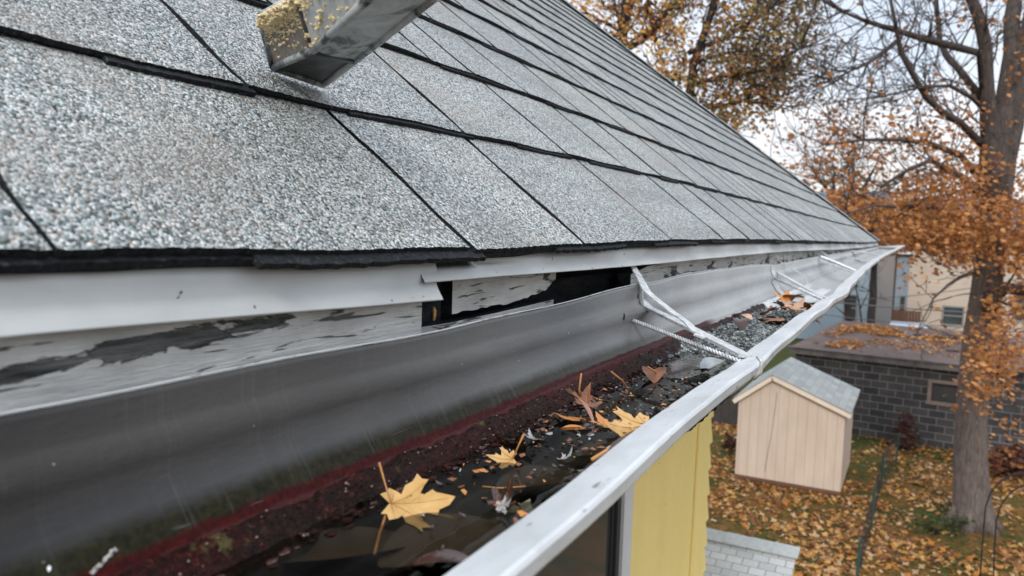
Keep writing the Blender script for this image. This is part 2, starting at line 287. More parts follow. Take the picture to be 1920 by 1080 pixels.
TAR = m_flat('roofing_felt', (.105, .078, .072), .9, .3, 1.2, .4, .15); CONC = m_flat('pale_coping', (.13, .115, .11), .85, .35, 3)
k = M('shed_panel_paint', .65); sx = k.sep(k.co()); gv = k.math('PINGPONG', k.math('ADD', sx[0], sx[1]), .1)
c = k.ramp(k.noise(k.co((1, 1, .25)), 4, 5, .6), [(.3, (.46, .365, .29)), (.7, (.56, .455, .37))]); c = k.mix(k.ramp(gv, [(0, .75), (.009, .0)]), c, (.26, .19, .15)); k.col(c); SHP = k.m
SHT = m_flat('shed_trim_paint', (.66, .56, .45), .6, .08); 
def m_bark(name, a, b, sc=1.):
    k = M(name, .95, spec=.1); n = k.noise(k.co((1, 1, .22)), 22 * sc, 6, .7, .5); k.col(k.ramp(n, [(.32, a), (.68, b)])).bump(n, .9, .03); return k.m
BARK = m_bark('grey_brown_bark', (.07, .056, .050), (.18, .145, .128)); BARK3 = m_bark('limb_bark', (.045, .037, .034), (.125, .102, .092)); BARK2 = m_bark('dark_bark', (.022, .020, .020), (.07, .06, .056))  # limb_bark is toned darker to imitate limbs backlit against the sky
def m_foliage(name, a, b):
    k = M(name, .65, spec=.2); oi = k.N.new('ShaderNodeNewGeometry'); c = k.ramp(oi.outputs['Random Per Island'], [(0, a), (1, b)])
    k.col(c); tl = k.N.new('ShaderNodeBsdfTranslucent'); k.L.new(c, tl.inputs[0]); mxs = k.N.new('ShaderNodeMixShader'); mxs.inputs[0].default_value = .32
    k.L.new(k.b.outputs[0], mxs.inputs[1]); k.L.new(tl.outputs[0], mxs.inputs[2]); k.L.new(mxs.outputs[0], k.N['Material Output'].inputs[0]); return k.m
F_OR = m_foliage('orange_foliage', (.32, .125, .04), (.60, .30, .11)); F_BR = m_foliage('rust_foliage', (.20, .085, .038), (.46, .20, .08))
F_OL = m_foliage('olive_foliage', (.12, .095, .035), (.26, .19, .07)); F_GD = m_foliage('golden_foliage', (.46, .23, .05), (.68, .42, .13))
F_PU = m_foliage('dry_shrub_foliage', (.045, .02, .018), (.11, .045, .03)); F_GR = m_foliage('green_foliage', (.03, .045, .012), (.08, .09, .03))
k = M('tan_lap_siding', .7); sz = k.sep(k.co()); lp = k.math('PINGPONG', sz[2], .1); k.col(k.mix(k.ramp(k.math('FRACT', k.math('MULTIPLY', sz[2], 5)), [(0, .45), (.12, 0)]), k.ramp(k.noise(k.co(), .8, 4), [(.3, (.46, .37, .30)), (.7, (.53, .44, .36))]), (.2, .16, .13))); TANS = k.m
BLU = m_flat('pale_blue_siding', (.30, .37, .42), .7, .05, 1); GRY = m_flat('taupe_siding', (.24, .22, .21), .7, .05, 1); BRN = m_flat('brown_boards', (.13, .065, .04), .8, .2, 2)
DKF = m_flat('dark_fence_boards', (.045, .04, .038), .9, .3, 3); BLK2 = m_flat('black_wire', (.012, .012, .013), .6); GRN = m_flat('green_stake_paint', (.02, .07, .055), .5)
CARB = m_flat('pale_blue_car_paint', (.45, .55, .62), .25, .03, 1, 0); TYR = m_flat('tyre_rubber', (.015, .015, .015), .8)
CBL = m_flat('grey_cable', (.10, .10, .10), .6)

# ------------------------------------------------------------------ the house
PHI = RAD(39.4); CP, SP = math.cos(PHI), math.sin(PHI); XE = -.26; EXP = .1484
ze = tab([-3, .14, .30, .42, .53, .70, .86, 1.34, 2, 3, 4.4, 5.9], [-.0170, -.0172, -.0198, -.0205, -.019, -.0175, -.0165, -.0175, -.023, -.033, -.046, -.052])
YH = 5.9; HB = 1.6
def yhip(t): return YH - HB * max(t, 0) * CP
def RP(Y, t, h):                               # point on the roof: along the eave, up the slope, off the deck
    return (XE - t * CP + h * SP, Y, ze(Y) + t * SP + h * CP)
house = thing('house', 'yellow house in the foreground with grey shingled roof and peeling white fascia', 'house', (0, 0, 0))
TM = 2.95; NC = int(TM / EXP)
YB = -1.2                                      # roof carries on behind the camera
mb = MB()                                      # deck
ys = [YB, .1, .3, .5, .8, 1.2, 1.8, 2.6, 3.6, 4.6, 5.9]
ts = [0] + [TM * q / 10 for q in range(1, 11)]
for a, b in zip(ys, ys[1:]):
    for t0, t1 in zip(ts, ts[1:]):
        P = [RP(min(y, yhip(t)), t, -.001) for y, t in ((a, t0), (b, t0), (b, t1), (a, t1))]
        if a < yhip(t0): mb.poly(P, 0)
for a, b in zip(ys, ys[1:]): mb.quad(RP(a, 0, -.001), RP(b, 0, -.001), RP(b, .012, -.014), RP(a, .012, -.014), 0)
mb.build('roof_deck', ROT, house)
mb = MB()
slots0 = [-1.0, -.75, -.5, -.3, -.1, .154, .422, .604, .865, 1.13, 1.32, 1.47, 1.66, 1.83]
slots1 = [-.9, -.62, -.4, -.15, .1, .345, .60, .83, 1.03, 1.2, 1.42]
def slab(y0, y1, t0, t1, hb0, ht0, hb1, ht1, jit, ny, ntt, mt=0):
    # one shingle tab: a thin irregular slab, butt edge at t0
    Y = np.linspace(y0, y1, ny + 1); T = np.linspace(t0, t1, ntt + 1)
    top = []; bot = []
    jb = [random.uniform(-jit, jit) for _ in Y]; jl = [random.uniform(-jit, jit) * .8 for _ in T]; jr = [random.uniform(-jit, jit) * .8 for _ in T]
    if ntt > 4 and mt == 0:
        wl_, wr_ = random.uniform(0, 6), random.uniform(0, 6); jl = [q + .0013 * math.sin(wl_ + i * .6) for i, q in enumerate(jl)]; jr = [q + .0013 * math.sin(wr_ + i * .6) for i, q in enumerate(jr)]
    for j, t in enumerate(T):
        fr_ = (t - t0) / (t1 - t0); rt = []; rb = []
        for i, y in enumerate(Y):
            yy = y + (jl[j] if i == 0 else jr[j] if i == ny else 0); tt = t + (jb[i] if j == 0 else 0)
            yy = min(yy, yhip(tt)); ww = .0006 * math.sin(yy * 37 + tt * 9)
            rt.append(mb.vert(RP(yy, tt, ht0 + (ht1 - ht0) * fr_ + (ww if j == 0 else 0)))); rb.append(mb.vert(RP(yy, tt, hb0 + (hb1 - hb0) * fr_ + (ww if j == 0 else 0))))
        top.append(rt); bot.append(rb)
    for j in range(ntt):
        for i in range(ny): mb.face((top[j][i], top[j][i + 1], top[j + 1][i + 1], top[j + 1][i]), mt)
    for i in range(ny): mb.face((bot[0][i], bot[0][i + 1], top[0][i + 1], top[0][i]), 1)
    for j in range(ntt):
        mb.face((bot[j + 1][0], bot[j][0], top[j][0], top[j + 1][0]), 1); mb.face((bot[j][ny], bot[j + 1][ny], top[j + 1][ny], top[j][ny]), 1)
for c in range(NC + 1):
    t0 = c * EXP - (.004 if c == 0 else 0); t1 = c * EXP + EXP + .012
    sl_ = {0: list(slots0), 1: list(slots1)}.get(c, [YB + random.uniform(0, .25)])
    while sl_[-1] < yhip(t0): sl_.append(sl_[-1] + random.choice([.10, .13, .16, .2, .23, .26]) + random.uniform(-.015, .015))
    if sl_[0] > YB: sl_ = [YB] + sl_
    for a, b in zip(sl_, sl_[1:]):
        if a > yhip(t0) - .01: continue
        near = a < 2.2 and c < 8; vn = a < 1.0 and c < 4; ny = max(2, int((b - a) / (.0035 if vn else .012 if near else .1))); nn = 16 if near else 2
        g = .0019 if b < .5 else .0036 if a < 1.0 else .0068; dh = random.uniform(-.0004, .0004)
        if b < yhip(t0) - .01: slab(b - g - .001, b + g + .001, t0 + .004, t1, .0005, .0044, -.002, .0004, .0002, 1, 12, 1)   # added dark strip standing in for the shadow down in the joint
        slab(a + g, b - g, t0 + random.uniform(-.0015, .0015), t1, *((.0054, .0092 + dh, -.0012, .0026) if c == 0 else (.0048, .0082 + dh, -.0010, .0022)), .00055 if near else .0006, ny, nn)
    # under layer, showing as a second dark line below the butts, with thicker laminated stretches
    y = YB
    while y < yhip(t0) - .02:
        wd = random.uniform(.5, .9); e_ = min(y + wd, yhip(t0)); near = y < 2.2 and c < 8
        slab(y, e_, t0 - (.0012 if c == 0 else .0003), t0 + .05, .0012, .0048 if c == 0 else .0040, -.0002, .003, .0005, max(2, int((e_ - y) / (.005 if near else .2))), 1, 1); y += wd
    y = YB + random.uniform(0, .2)
    while y < yhip(t0) - .2:
        wd = random.uniform(.09, .2); near = y < 2.2 and c < 8
        slab(y, min(y + wd, yhip(t0)), t0 - random.uniform(.0030, .0060), t0 + .04, .0030, .0064, .001, .004, .0006, max(3, int(wd / .005)) if near else 2, 1, 1)
        y += wd + (random.uniform(.05, .20) if c else random.uniform(.08, .22))
# starter course under the eave edge
slab(YB, 5.85, -.0040, .06, -.0008, .0012, -.0008, .0006, .0005, 200, 1, 1)
mb.build('roof_shingles', [GRAN, EDGE], house)
mb = MB()                                      # hip cap shingles
hd = np.array([-CP, -HB * CP, SP]);
for i in range(34):
    a = i * .12
    if a > TM: break
    def hp(t, side, h):
        y = yhip(t); p = np.array(RP(y, t, .014 + h))
        if side < 0: p = p + np.array([-.02, -.10, .0]) * 1. ; p = np.array(RP(p[1], t, .012 + h))
        if side > 0: p = p + np.array([-.06, .07, -.035])
        return p
    for sd_ in (-1, 1):
        P = [hp(a - .01, 0, .004), hp(a - .01, sd_, .003), hp(a + .12, sd_, .0), hp(a + .12, 0, .0)]
        Q = [p + np.array([0, 0, .004]) for p in P]; mb.hexa(P + Q, 0, 1)
mb.build('hip_cap', [GRAN, EDGE], house)
mb = MB()                                      # far plane beyond the hip and the far side of the ridge
A = np.array(RP(YH, 0, 0)); B = np.array(RP(yhip(TM), TM, 0)); xr = B[0]; zr = B[2]
mb.poly([A, (xr * 2 - XE, YH, A[2]), B], 0)
mb.quad(B, (xr * 2 - XE, YH, A[2]), (xr * 2 - XE, YB, A[2]), (xr, YB, zr), 0)
mb.poly([(xr * 2 - XE, YH, A[2] - .02), A - np.array([0, 0, .02]), (XE, YH, A[2] - .15), (xr * 2 - XE, YH, A[2] - .15)], 1)
mb.build('rear_roof', [GRAN, SOF], house)

# drip edge: two lengths, the near one lapping over the next
zd1 = tab([-3, .135, .217, .395], [-.0395, -.040, -.042, -.047]); zd2 = tab([.3, .398, .75, 1.56, 2.69, 4.4, 5.9], [-.0355, -.0358, -.0388, -.0405, -.052, -.066, -.071])
def drip(y0, y1, zf, x0, nm, n):
    mb = MB(); Ys = np.linspace(y0, y1, n); R = []
    for y in Ys:
        zt = ze(y) - .0005; zb = zf(y); wv = .0009 * math.sin(y * 23) + .0006 * math.sin(y * 61 + 1)
        if y > 1.2: wv += .0035 * math.sin((y - 1.2) * 7) * sm(y, 1.2, 1.6)
        prof = [(XE - .03, zt + .004 + .0), (XE - .002 + x0, zt), (XE + .0005 + x0 + wv * .5, zt - .007), (XE + .0005 + x0 + wv, zb + .009), (XE + .002 + x0 + wv, zb + .006), (XE + .0052 + x0 + wv, zb + .0008), (XE + .0055 + x0 + wv, zb), (XE + .0045 + x0 + wv, zb - .0004), (XE - .001 + x0 + wv, zb + .006)]
        R.append([mb.vert((p[0], y, p[1])) for p in prof])
    for a, b in zip(R, R[1:]):
        for j in range(len(a) - 1): mb.face((a[j], b[j], b[j + 1], a[j + 1]), 0)
    return mb.build(nm, ALU, house, True)
drip(YB, .392, zd1, .0012, 'drip_edge', 80); drip(.375, 2.62, zd2, -.0008, 'drip_edge', 160); drip(2.6, 5.88, lambda y: zd2(y) - .002, .0004, 'drip_edge', 60)

# fascia boards
mb = MB()
def board(mb, x, y0, y1, z0, z1, th, m=0, jag0=0., jag1=0., n=30, rag=0.):
    Ys = np.linspace(y0, y1, n); T = []; Bq = []
    for i, y in enumerate(Ys):
        jb = random.uniform(0, rag); jx = random.uniform(-jag0, jag0) if i == 0 else 0
        zz0 = z0(y) if callable(z0) else z0; zz1 = z1(y) if callable(z1) else z1
        T.append((mb.vert((x, y, zz1)), mb.vert((x - th, y, zz1)))); Bq.append((mb.vert((x, y, zz0 + jb)), mb.vert((x - th, y, zz0 + jb))))
    L_ = abs((y1 - y0))
    for i in range(n - 1):
        u0, u1 = Ys[i], Ys[i + 1]
        mb.face((Bq[i][0], Bq[i + 1][0], T[i + 1][0], T[i][0]), m, [(u0, 0), (u1, 0), (u1, 1), (u0, 1)])
        mb.face((Bq[i][1], Bq[i + 1][1], Bq[i + 1][0], Bq[i][0]), 1); mb.face((T[i][0], T[i + 1][0], T[i + 1][1], T[i][1]), 1)
    for i in (0, n - 1): mb.face((Bq[i][0], T[i][0], T[i][1], Bq[i][1]), 1)
board(mb, -.2625, YB, .383, -.12, -.025, .02, n=80)
mb.build('fascia_board', [PEEL, ROT], house)
mb = MB(); board(mb, -.275, .437, .603, tab([.437, .52, .58, .603], [-.0620, -.0612, -.0560, -.0465]), -.028, .015, n=26, rag=.0018); mb.build('fascia_board', [PEEL2, ROT], house)
mb = MB(); board(mb, -.275, .36, .60, -.12, tab([.36, .437, .5, .6], [-.066, -.067, -.066, -.0635]), .015, n=30, rag=0); mb.build('fascia_board', [m_peel('bare_grey_board', .36, .43, off=1.7), ROT], house)
mb = MB(); board(mb, -.272, .79, 5.86, tab([.79, .81, 5.9], [-.10, -.10, -.13]), tab([.79, .84, 1.0, 1.25, 2.5, 5.9], [-.050, -.0435, -.040, -.038, -.045, -.07]), .015, n=90); mb.build('fascia_board', [m_peel('patchy_white_paint', .475, .49, off=6.1), ROT], house)
mb = MB()
mb.box(-.32, -.298, YB, 5.84, -.17, -.05, 0); mb.box(-.296, -.2795, .385, .43, -.15, -.03, 0)
for y in (.02, .42, .82, 1.22, 1.62): mb.box(-.6, -.299, y, y + .04, -.14, -.055, 0)
mb.build('rafter_ends', ROT, house)
mb = MB(); mb.blob((-.2785, .4205, -.060), .003, 0, sq=(.6, .6, 1.6)); mb.build('wood_splinter', YLEAF, house)

# soffit, walls, window
XW = -.62; YC = 2.72; YS = 2.425
mb = MB(); mb.box(-1.9, -.285, YB, 5.84, -.19, -.17, 0); mb.build('soffit', SOF, house)
def lap(mb, x, y0, y1, z0, z1, ex=.094, th=.011, tooth=0.):
    n = int((z1 - z0) / ex) + 1
    for i in range(n):
        a = z1 - (i + 1) * ex; b = z1 - i * ex; e = .0 if tooth == 0 else tooth * (1 if i % 1 == 0 else 0)
        j = random.uniform(-.002, .002)
        # clapboard: thick at its lower edge; its end runs out a little further there
        mb.hexa([(x - .02, y0, a), (x + th, y0, a), (x + th, y1 + e + j, a), (x - .02, y1 + e + j, a), (x - .02, y0, b + .002), (x + .002, y0, b + .002), (x + .002, y1 + j, b + .002), (x - .02, y1 + j, b + .002)], 0)
mb = MB(); lap(mb, XW + .012, YB, YS, -5.6, -.19, tooth=.010); mb.build('wall', YEL, house)
mb = MB(); lap(mb, XW, YS + .006, YC, -5.6, -.19, tooth=.009); mb.build('wall', YEL, house)
mb = MB(); mb.box(XW - .9, XW - .2, YC - .14, YC - .02, -5.6, -.19, 0); mb.build('wall', YEL, house)
mb = MB(); mb.box(XW - .2, XW - .021, YB, YC - .02, -5.6, -.19, 0); mb.build('wall_sheathing', ROT, house)
mb = MB(); lap(mb, -1.55, YC - .1, 5.5, -5.6, -.19); mb.build('wall', YEL, house)
mb = MB(); mb.box(-4.2, -1.57, 5.38, 5.5, -5.6, -.19, 0); mb.build('wall', YEL, house)
mb = MB(); mb.box(-4.2, -1.571, YB, YB + .1, -5.6, -.19, 0); mb.build('wall', YEL, house)
wy1 = 1.735; wy0 = .75
win = MB(); win.box(XW + .012, XW + .052, wy1 - .062, wy1, -2.3, -.30, 0); win.box(XW + .012, XW + .052, wy0, wy0 + .06, -2.3, -.30, 0); win.box(XW + .012, XW + .054, wy0 - .02, wy1 + .0, -.30, -.22, 0); win.box(XW + .012, XW + .06, wy0 - .02, wy1, -2.36, -2.3, 0)
wo_ = win.build('window', WHT, house)
g = MB(); g.box(XW + .013, XW + .032, wy0 + .06, wy1 - .062, -2.3, -.30, 0); g.build('pane', GLS, wo_)
g = MB(); g.box(XW + .0323, XW + .044, wy1 - .085, wy1 - .062, -2.3, -.30, 0); g.box(XW + .0323, XW + .044, wy0 + .06, wy0 + .08, -2.3, -.30, 0); g.box(XW + .0323, XW + .044, wy0 + .08, wy1 - .085, -1.36, -1.32, 0); g.box(XW + .0323, XW + .038, wy1 - .10, wy1 - .094, -2.3, -.30, 0); g.build('screen_frame', FRM, wo_)
g = MB(); g.tube([(XW + .03, YS + .035, -.19), (XW + .026, YS + .02, -.8), (XW + .024, YS + .008, -1.6), (XW + .024, YS + .004, -2.6)], .004, 6); g.build('painted_cable', YEL, house)

# side entrance roof, lower storey
pr = thing('porch_roof', 'low light grey shingled gable roof of the porch beside the yellow wall', 'roof', (-1.0, 5.05, -2.0))
px1 = -.558; py = 5.06; pz = -2.0; mb = MB(); o_ = np.array([1.0, -5.05, 2.0])
def pq(pts, m=0, uv=None): mb.face([mb.vert(np.array(p) + o_) for p in pts], m, uv)
ny_ = 1.0; dz = .20
pq([(-1.6, py, pz), (-1.6, py - ny_, pz - dz), (px1 + .02, py - ny_, pz - dz), (px1, py, pz)], 0, [(0, 0), (0, -1.02), (1.05, -1.02), (1.05, 0)])
pq([(-1.6, py, pz), (px1, py, pz), (px1, py + ny_, pz - dz - .2), (-1.6, py + ny_, pz - dz - .2)], 0, [(0, 0), (1.05, 0), (1.05, 1), (0, 1)])
mb.build('shingles', SH2, pr)
mb = MB(); 
for q in range(7):
    x0_ = -1.6 + q * .15
    mb.hexa([np.array(p) + o_ for p in [(x0_, py - .125, pz - .018), (x0_ + .155, py - .125, pz - .018), (x0_ + .155, py, pz + .006), (x0_, py, pz + .006), (x0_, py - .125, pz - .008), (x0_ + .155, py - .125, pz - .012), (x0_ + .155, py, pz + .012), (x0_, py, pz + .016)]], 0)
mb.build('ridge_cap', m_flat('ridge_cap_shingle', (.43, .46, .47), .85, .15, 30), pr)
mb = MB(); mb.hexa([np.array(p) + o_ for p in [(-1.55, py - ny_ + .1, -5.6), (px1 - .12, py - ny_ + .1, -5.6), (px1 - .12, py + ny_ - .1, -5.6), (-1.55, py + ny_ - .1, -5.6), (-1.55, py - ny_ + .1, pz - dz - .01), (px1 - .12, py - ny_ + .1, pz - dz - .01), (px1 - .12, py + ny_ - .1, pz - dz - .25), (-1.55, py + ny_ - .1, pz - dz - .25)]], 0)
mb.build('porch_wall', YEL, pr)

# ------------------------------------------------------------------ the gutter
gut = thing('gutter', 'sagging white and grey metal gutter hanging from the peeling fascia', 'gutter', (0, 0, 0))
zlip = tab([-2, .18, .4, .6, 1.0, 1.3, 1.9, 2.5, 3.3, 6], [-.1020, -.1015, -.098, -.0975, -.0955, -.092, -.083, -.076, -.072, -.070])
lip_px = [(832, 1080), (980, 970), (1110, 871), (1240, 775), (1320, 718), (1383, 674), (1415, 652), (1462, 617), (1490, 595), (1534, 567), (1560, 552), (1575, 535), (1593, 519), (1612, 503), (1629, 491), (1648, 480), (1664, 473)]
LY, LX = [-1.3], [-.115]
for u, v in lip_px:
    y = .5
    for _ in range(30): P = onZ(u, v, zlip(y)); y = P[1]
    if y > LY[-1] + .01 and y < 5.3: LY.append(P[1]); LX.append(P[0])
LY.append(5.9); LX.append(LX[-1] + .01)
_lx = tab(LY, LX)
def xlip(y): return sum(_lx(y + d) for d in (-.005, 0, .005)) / 3 + .0009 * math.sin(y * 26) * sm(y, .2, .5)
zback = tab([-2, .132, .38, .5, .60, .74, .80, .92, 1.35, 1.56, 2.35, 4, 5.9], [-.062, -.0625, -.0635, -.062, -.0595, -.0555, -.057, -.0535, -.057, -.0640, -.065, -.075, -.08])
YG1 = 5.82
def gsec(y):
    zb = zback(y) + .0005 * math.sin(y * 31); xl = xlip(y); zl = zlip(y); dz_ = zl + .1015; dx = xl + .115; jj = .006 * sm(y, 1.45, 1.55)
    dent = .007 * math.exp(-((y - .735) / .03) ** 2)
    fl = .012 * sm(y, .8, 1.5)
    ridge = -.1187 + .004 * sm(y, .4, .62) - .003 * sm(y, .9, 1.3) + fl * .2
    P = [(-.2462, zb - .0006, 0.), (-.2446, zb, .0), (-.2440, zb - .0025, .04), (-.2442, zb - .012, .2), (-.2430, -.0775 + (zb + .0625) * .4, .31), (-.2396 + dent, -.0835 + (zb + .0625) * .3, .38), (-.2406, -.0885, .43), (-.2408 + dent * .5, -.0965, .53), (-.2360, -.1040, .64), (-.2305, -.1125, .77), (-.2265, ridge, .84), (-.2235, ridge - .003, .86),
         (-.2000, -.150 + fl * 1.7, .95), (-.1700 + dx * .3, -.160 + fl * 2.6, 1.0), (-.1400 + dx, -.148 + dz_ + fl * 1.4, 1.05), (-.1200 + dx, -.1260 + dz_, 1.1)]
    Lp = [(-.1035 + dx, -.1125 + dz_), (-.0985 + dx, -.1068 + dz_), (-.0948 + dx, -.1038 + dz_), (-.0942 + dx, -.1028 + dz_), (-.0940 + dx, -.0978 + dz_), (-.0948 + dx, -.0966 + dz_), (-.0965 + dx, -.0965 + dz_), (-.1150 + dx, -.1013 + dz_), (-.1165 + dx, -.1026 + dz_), (-.1150 + dx, -.1040 + dz_)]
    return P, Lp
Ys = list(np.arange(YB, 0, .06)) + list(np.arange(0, 1.7, .011)) + list(np.arange(1.7, YG1, .04)) + [YG1]
mb = MB(); ml = MB(); RA = []; RB = []
for y in Ys:
    P, Lp = gsec(y)
    wob = .0007 * math.sin(y * 17 + 1.3) + .0005 * math.sin(y * 41) + random.uniform(-.00012, .00012)
    RA.append([(mb.vert((p[0] + (wob * .6 if 2 < i < 9 else 0), y, p[1])), p[2]) for i, p in enumerate(P + [(Lp[0][0], Lp[0][1], 1.2)])])
    RB.append([ml.vert((p[0], y, p[1] + wob)) for p in Lp])
for i in range(len(Ys) - 1):
    a, b = RA[i], RA[i + 1]
    for j in range(len(a) - 1):
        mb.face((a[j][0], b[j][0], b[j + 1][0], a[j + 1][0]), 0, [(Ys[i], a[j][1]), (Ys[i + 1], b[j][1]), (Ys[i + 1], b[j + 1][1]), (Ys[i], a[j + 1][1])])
    a, b = RB[i], RB[i + 1]
    for j in range(len(a) - 1): ml.face((a[j], b[j], b[j + 1], a[j + 1]), 0)
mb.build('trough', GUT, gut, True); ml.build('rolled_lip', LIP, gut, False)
mb = MB(); P, Lp = gsec(YG1); mb.poly([(p[0], YG1 + .001, p[1]) for p in P + Lp[:7]]); mb.box(-.2462, xlip(YG1) + .02, YG1 - .02, YG1 + .004, zback(YG1) - .004, zback(YG1) + .002)
mb.build('end_cap', LIP, gut)
mb = MB()                                      # bright cut edge along the top of the back wall
pts = [(-.2446, y, zback(y) + .0007 + .0005 * math.sin(y * 31)) for y in Ys]; mb.tube(pts, .00042, 5); mb.build('back_edge', LIP, gut, True)
mb = MB()                                      # lapped joint between two lengths
R = []
for y, off in ((1.50, .0012), (1.54, .0016)):
    P, Lp = gsec(y); R.append([mb.vert((p[0] + off, y, p[1] + off)) for p in P[2:]])
for j in range(len(R[0]) - 1): mb.face((R[0][j], R[1][j], R[1][j + 1], R[0][j + 1]), 0)
mb.build('joint', ALU, gut, True)
def hanger(spec, curved=False):
    h = bpy.data.objects.new('hanger', None); S.collection.objects.link(h); h.parent = gut; h.empty_display_size = .02
    for nm, pts, wd, th, kind in spec:
        m_ = MB()
        if kind == 'strip': m_.strip(pts, (0, 1, 0), wd, th)
        elif kind == 'rope':
            pts = [np.array(p, float) for p in pts]; n = 150; A_, B_ = pts[0], pts[-1]; ax = (B_ - A_) / np.linalg.norm(B_ - A_)
            s1 = np.cross(ax, [0, 0, 1.]); s1 /= np.linalg.norm(s1); s2 = np.cross(ax, s1)
            m_.tube([A_, B_], wd * .62, 8)
            for ph in (0, 2.1, 4.2): m_.tube([A_ + (B_ - A_) * q / n + wd * .52 * (math.cos(ph + q * .55) * s1 + math.sin(ph + q * .55) * s2) for q in range(n + 1)], wd * .5, 5)
        else: m_.tube(pts, wd, 8)
        m_.build(nm, STRAP, h, kind != 'strip')
pL = lambda u, v, dx=0: onX(u, v, xlip(.6) + dx)
# first hanger: channel bar, strap from under the shingles, twisted spike
e1 = onX(1398, 668, -.112)
ch = [onX(1204, 566, -.2405), onX(1215, 577, -.236), onX(1300, 618, -.172), e1]
st = [onX(1186, 497, -.262), onX(1196, 515, -.252), onX(1212, 545, -.226), onX(1226, 558, -.214), onX(1258, 583, -.190), onX(1290, 606, -.170), onX(1303, 622, -.160), onX(1318, 627, -.154)]
spk_ = [onX(1183, 599, -.243), onX(1388, 678, -.114)]
hanger([('channel_bar', ch, .0115, .0026, 'strip'), ('roof_strap', st, .0095, .0013, 'strip'), ('twisted_spike', spk_, .0021, 0, 'rope'),
        ('strap_clip', [onX(1303, 622, -.1585) + np.array([0, 0, -.002]), onX(1322, 634, -.150)], .009, .0012, 'strip'), ('back_plate', [onX(1203, 536, -.2415), onX(1204, 568, -.2405)], .004, .002, 'strip')])
h2 = [('roof_strap', [onX(1452, 474, -.262), onX(1462, 490, -.25), onX(1478, 500, -.236), onX(1500, 512, -.215), onX(1512, 524, -.204), onX(1516, 537, -.199)], .004, .0016, 'strip'),
      ('channel_bar', [onX(1458, 510, -.2405), onX(1490, 529, -.2), onX(1547, 559, -.125)], .012, .0022, 'strip'), ('twisted_spike', [onX(1452, 522, -.24), onX(1541, 561, -.128)], .0024, 0, 'tube')]
hanger(h2)
hanger([('channel_bar', [onX(1536, 488, -.24), onX(1570, 500, -.195), onX(1604, 512, -.145)], .016, .003, 'strip'), ('twisted_spike', [onX(1538, 481, -.24), onX(1570, 493, -.2), onX(1606, 509, -.145)], .004, 0, 'tube'), ('roof_strap', [onX(1538, 470, -.258), onX(1548, 478, -.24), onX(1560, 488, -.215)], .006, .002, 'strip')])
hanger([('channel_bar', [onX(1578, 479, -.24), onX(1606, 485, -.19), onX(1630, 491, -.15)], .02, .004, 'strip')])
hanger([('channel_bar', [onX(1600, 471, -.24), onX(1625, 474, -.2), onX(1648, 479, -.16)], .022, .004, 'strip')])
mb = MB(); c0 = onX(1416, 684, -.093); mb.tube([c0 + np.array([.001, 0, .006]), c0 + np.array([.004, -.001, .003]), c0 + np.array([.004, 0, -.004]), c0 + np.array([-.001, .001, -.010])], .0014, 6); mb.build('spike_head', STRAP, gut, True)
for u, v, r_ in ((1170, 594, .0028), (1196, 556, .0022)):
    mb = MB(); c0 = onX(u, v, -.2392); mb.blob(c0, r_, 0, 8, (.25, .55, 1.2), .1); mb.build('punched_hole', ROT, gut)

# what lies in the gutter
WZ = -.1268
mb = MB(); n = 26; nu = 80; R = []             # standing water, level
for y in np.linspace(-.6, .92, nu):
    R.append([mb.vert((x, y, WZ)) for x in (-.2268, max(-.160, xlip(y) - .014))])
for a, b in zip(R, R[1:]): mb.face((a[0], a[1], b[1], b[0]))
o = mb.build('gutter_water', WATER); o['kind'] = 'structure'; o['label'] = 'dark still water standing in the gutter'
import mathutils.noise as mn
def fbm(x, y, s, seed=0): return mn.fractal(Vector((x * s + seed, y * s, seed * .7)), 1., 2., 4)
def sedz(x, y):
    f = (x + .2235) / (.2235 - .128)           # 0 at the back ridge, 1 at the front
    rise = .020 * sm(y, .62, .85) - .006 * sm(y, 1.1, 1.5)
    z = -.1202 - .022 * sm(f, .0, .24) + .010 * sm(f, .75, 1.1) + rise * sm(f, -.1, .35) + .0022 * fbm(x, y, 60) + .0012 * fbm(x, y, 190, 3)
    z += (.004 * (1 - sm(f, .05, .25))) * (1 - sm(y, .75, 1.1)) * (.5 + .6 * fbm(x, y, 22, 5)) * .6
    return z
def sheet(y0, y1, ny, nx, mf, name, mat, zfun, x0=-.2262, x1=None, parent=None):
    mb = MB(); R = []
    for y in np.linspace(y0, y1, ny):
        xx = x1 if x1 is not None else xlip(y) - .012
        R.append([(mb.vert((x, y, zfun(x, y))), x, y) for x in np.linspace(x0, xx, nx)])
    for a, b in zip(R, R[1:]):
        for j in range(nx - 1):
            m = mf((a[j][1] + a[j + 1][1]) / 2, a[j][2]) if mf else 0
            mb.face((a[j][0], b[j][0], b[j + 1][0], a[j + 1][0]), m)
    return mb.build(name, mat, parent, True)
o = sheet(-.6, 1.9, 620, 46, lambda x, y: (2 if (y > .70 + .05 * fbm(x, y, 18, 8) and x > -.213 - .004 * fbm(x, y, 60) and y < 1.30) else 3 if y > 1.30 + .2 * (x + .2) else (1 if sedz(x, y) < WZ - .004 else 0)), 'gutter_sediment', [SED, SILT, HEAP, ALU], lambda x, y: sedz(x, y), x1=None)
tag(o, 'dark red and black wet sediment lying along the bottom of the gutter', 'sediment', kind='stuff')
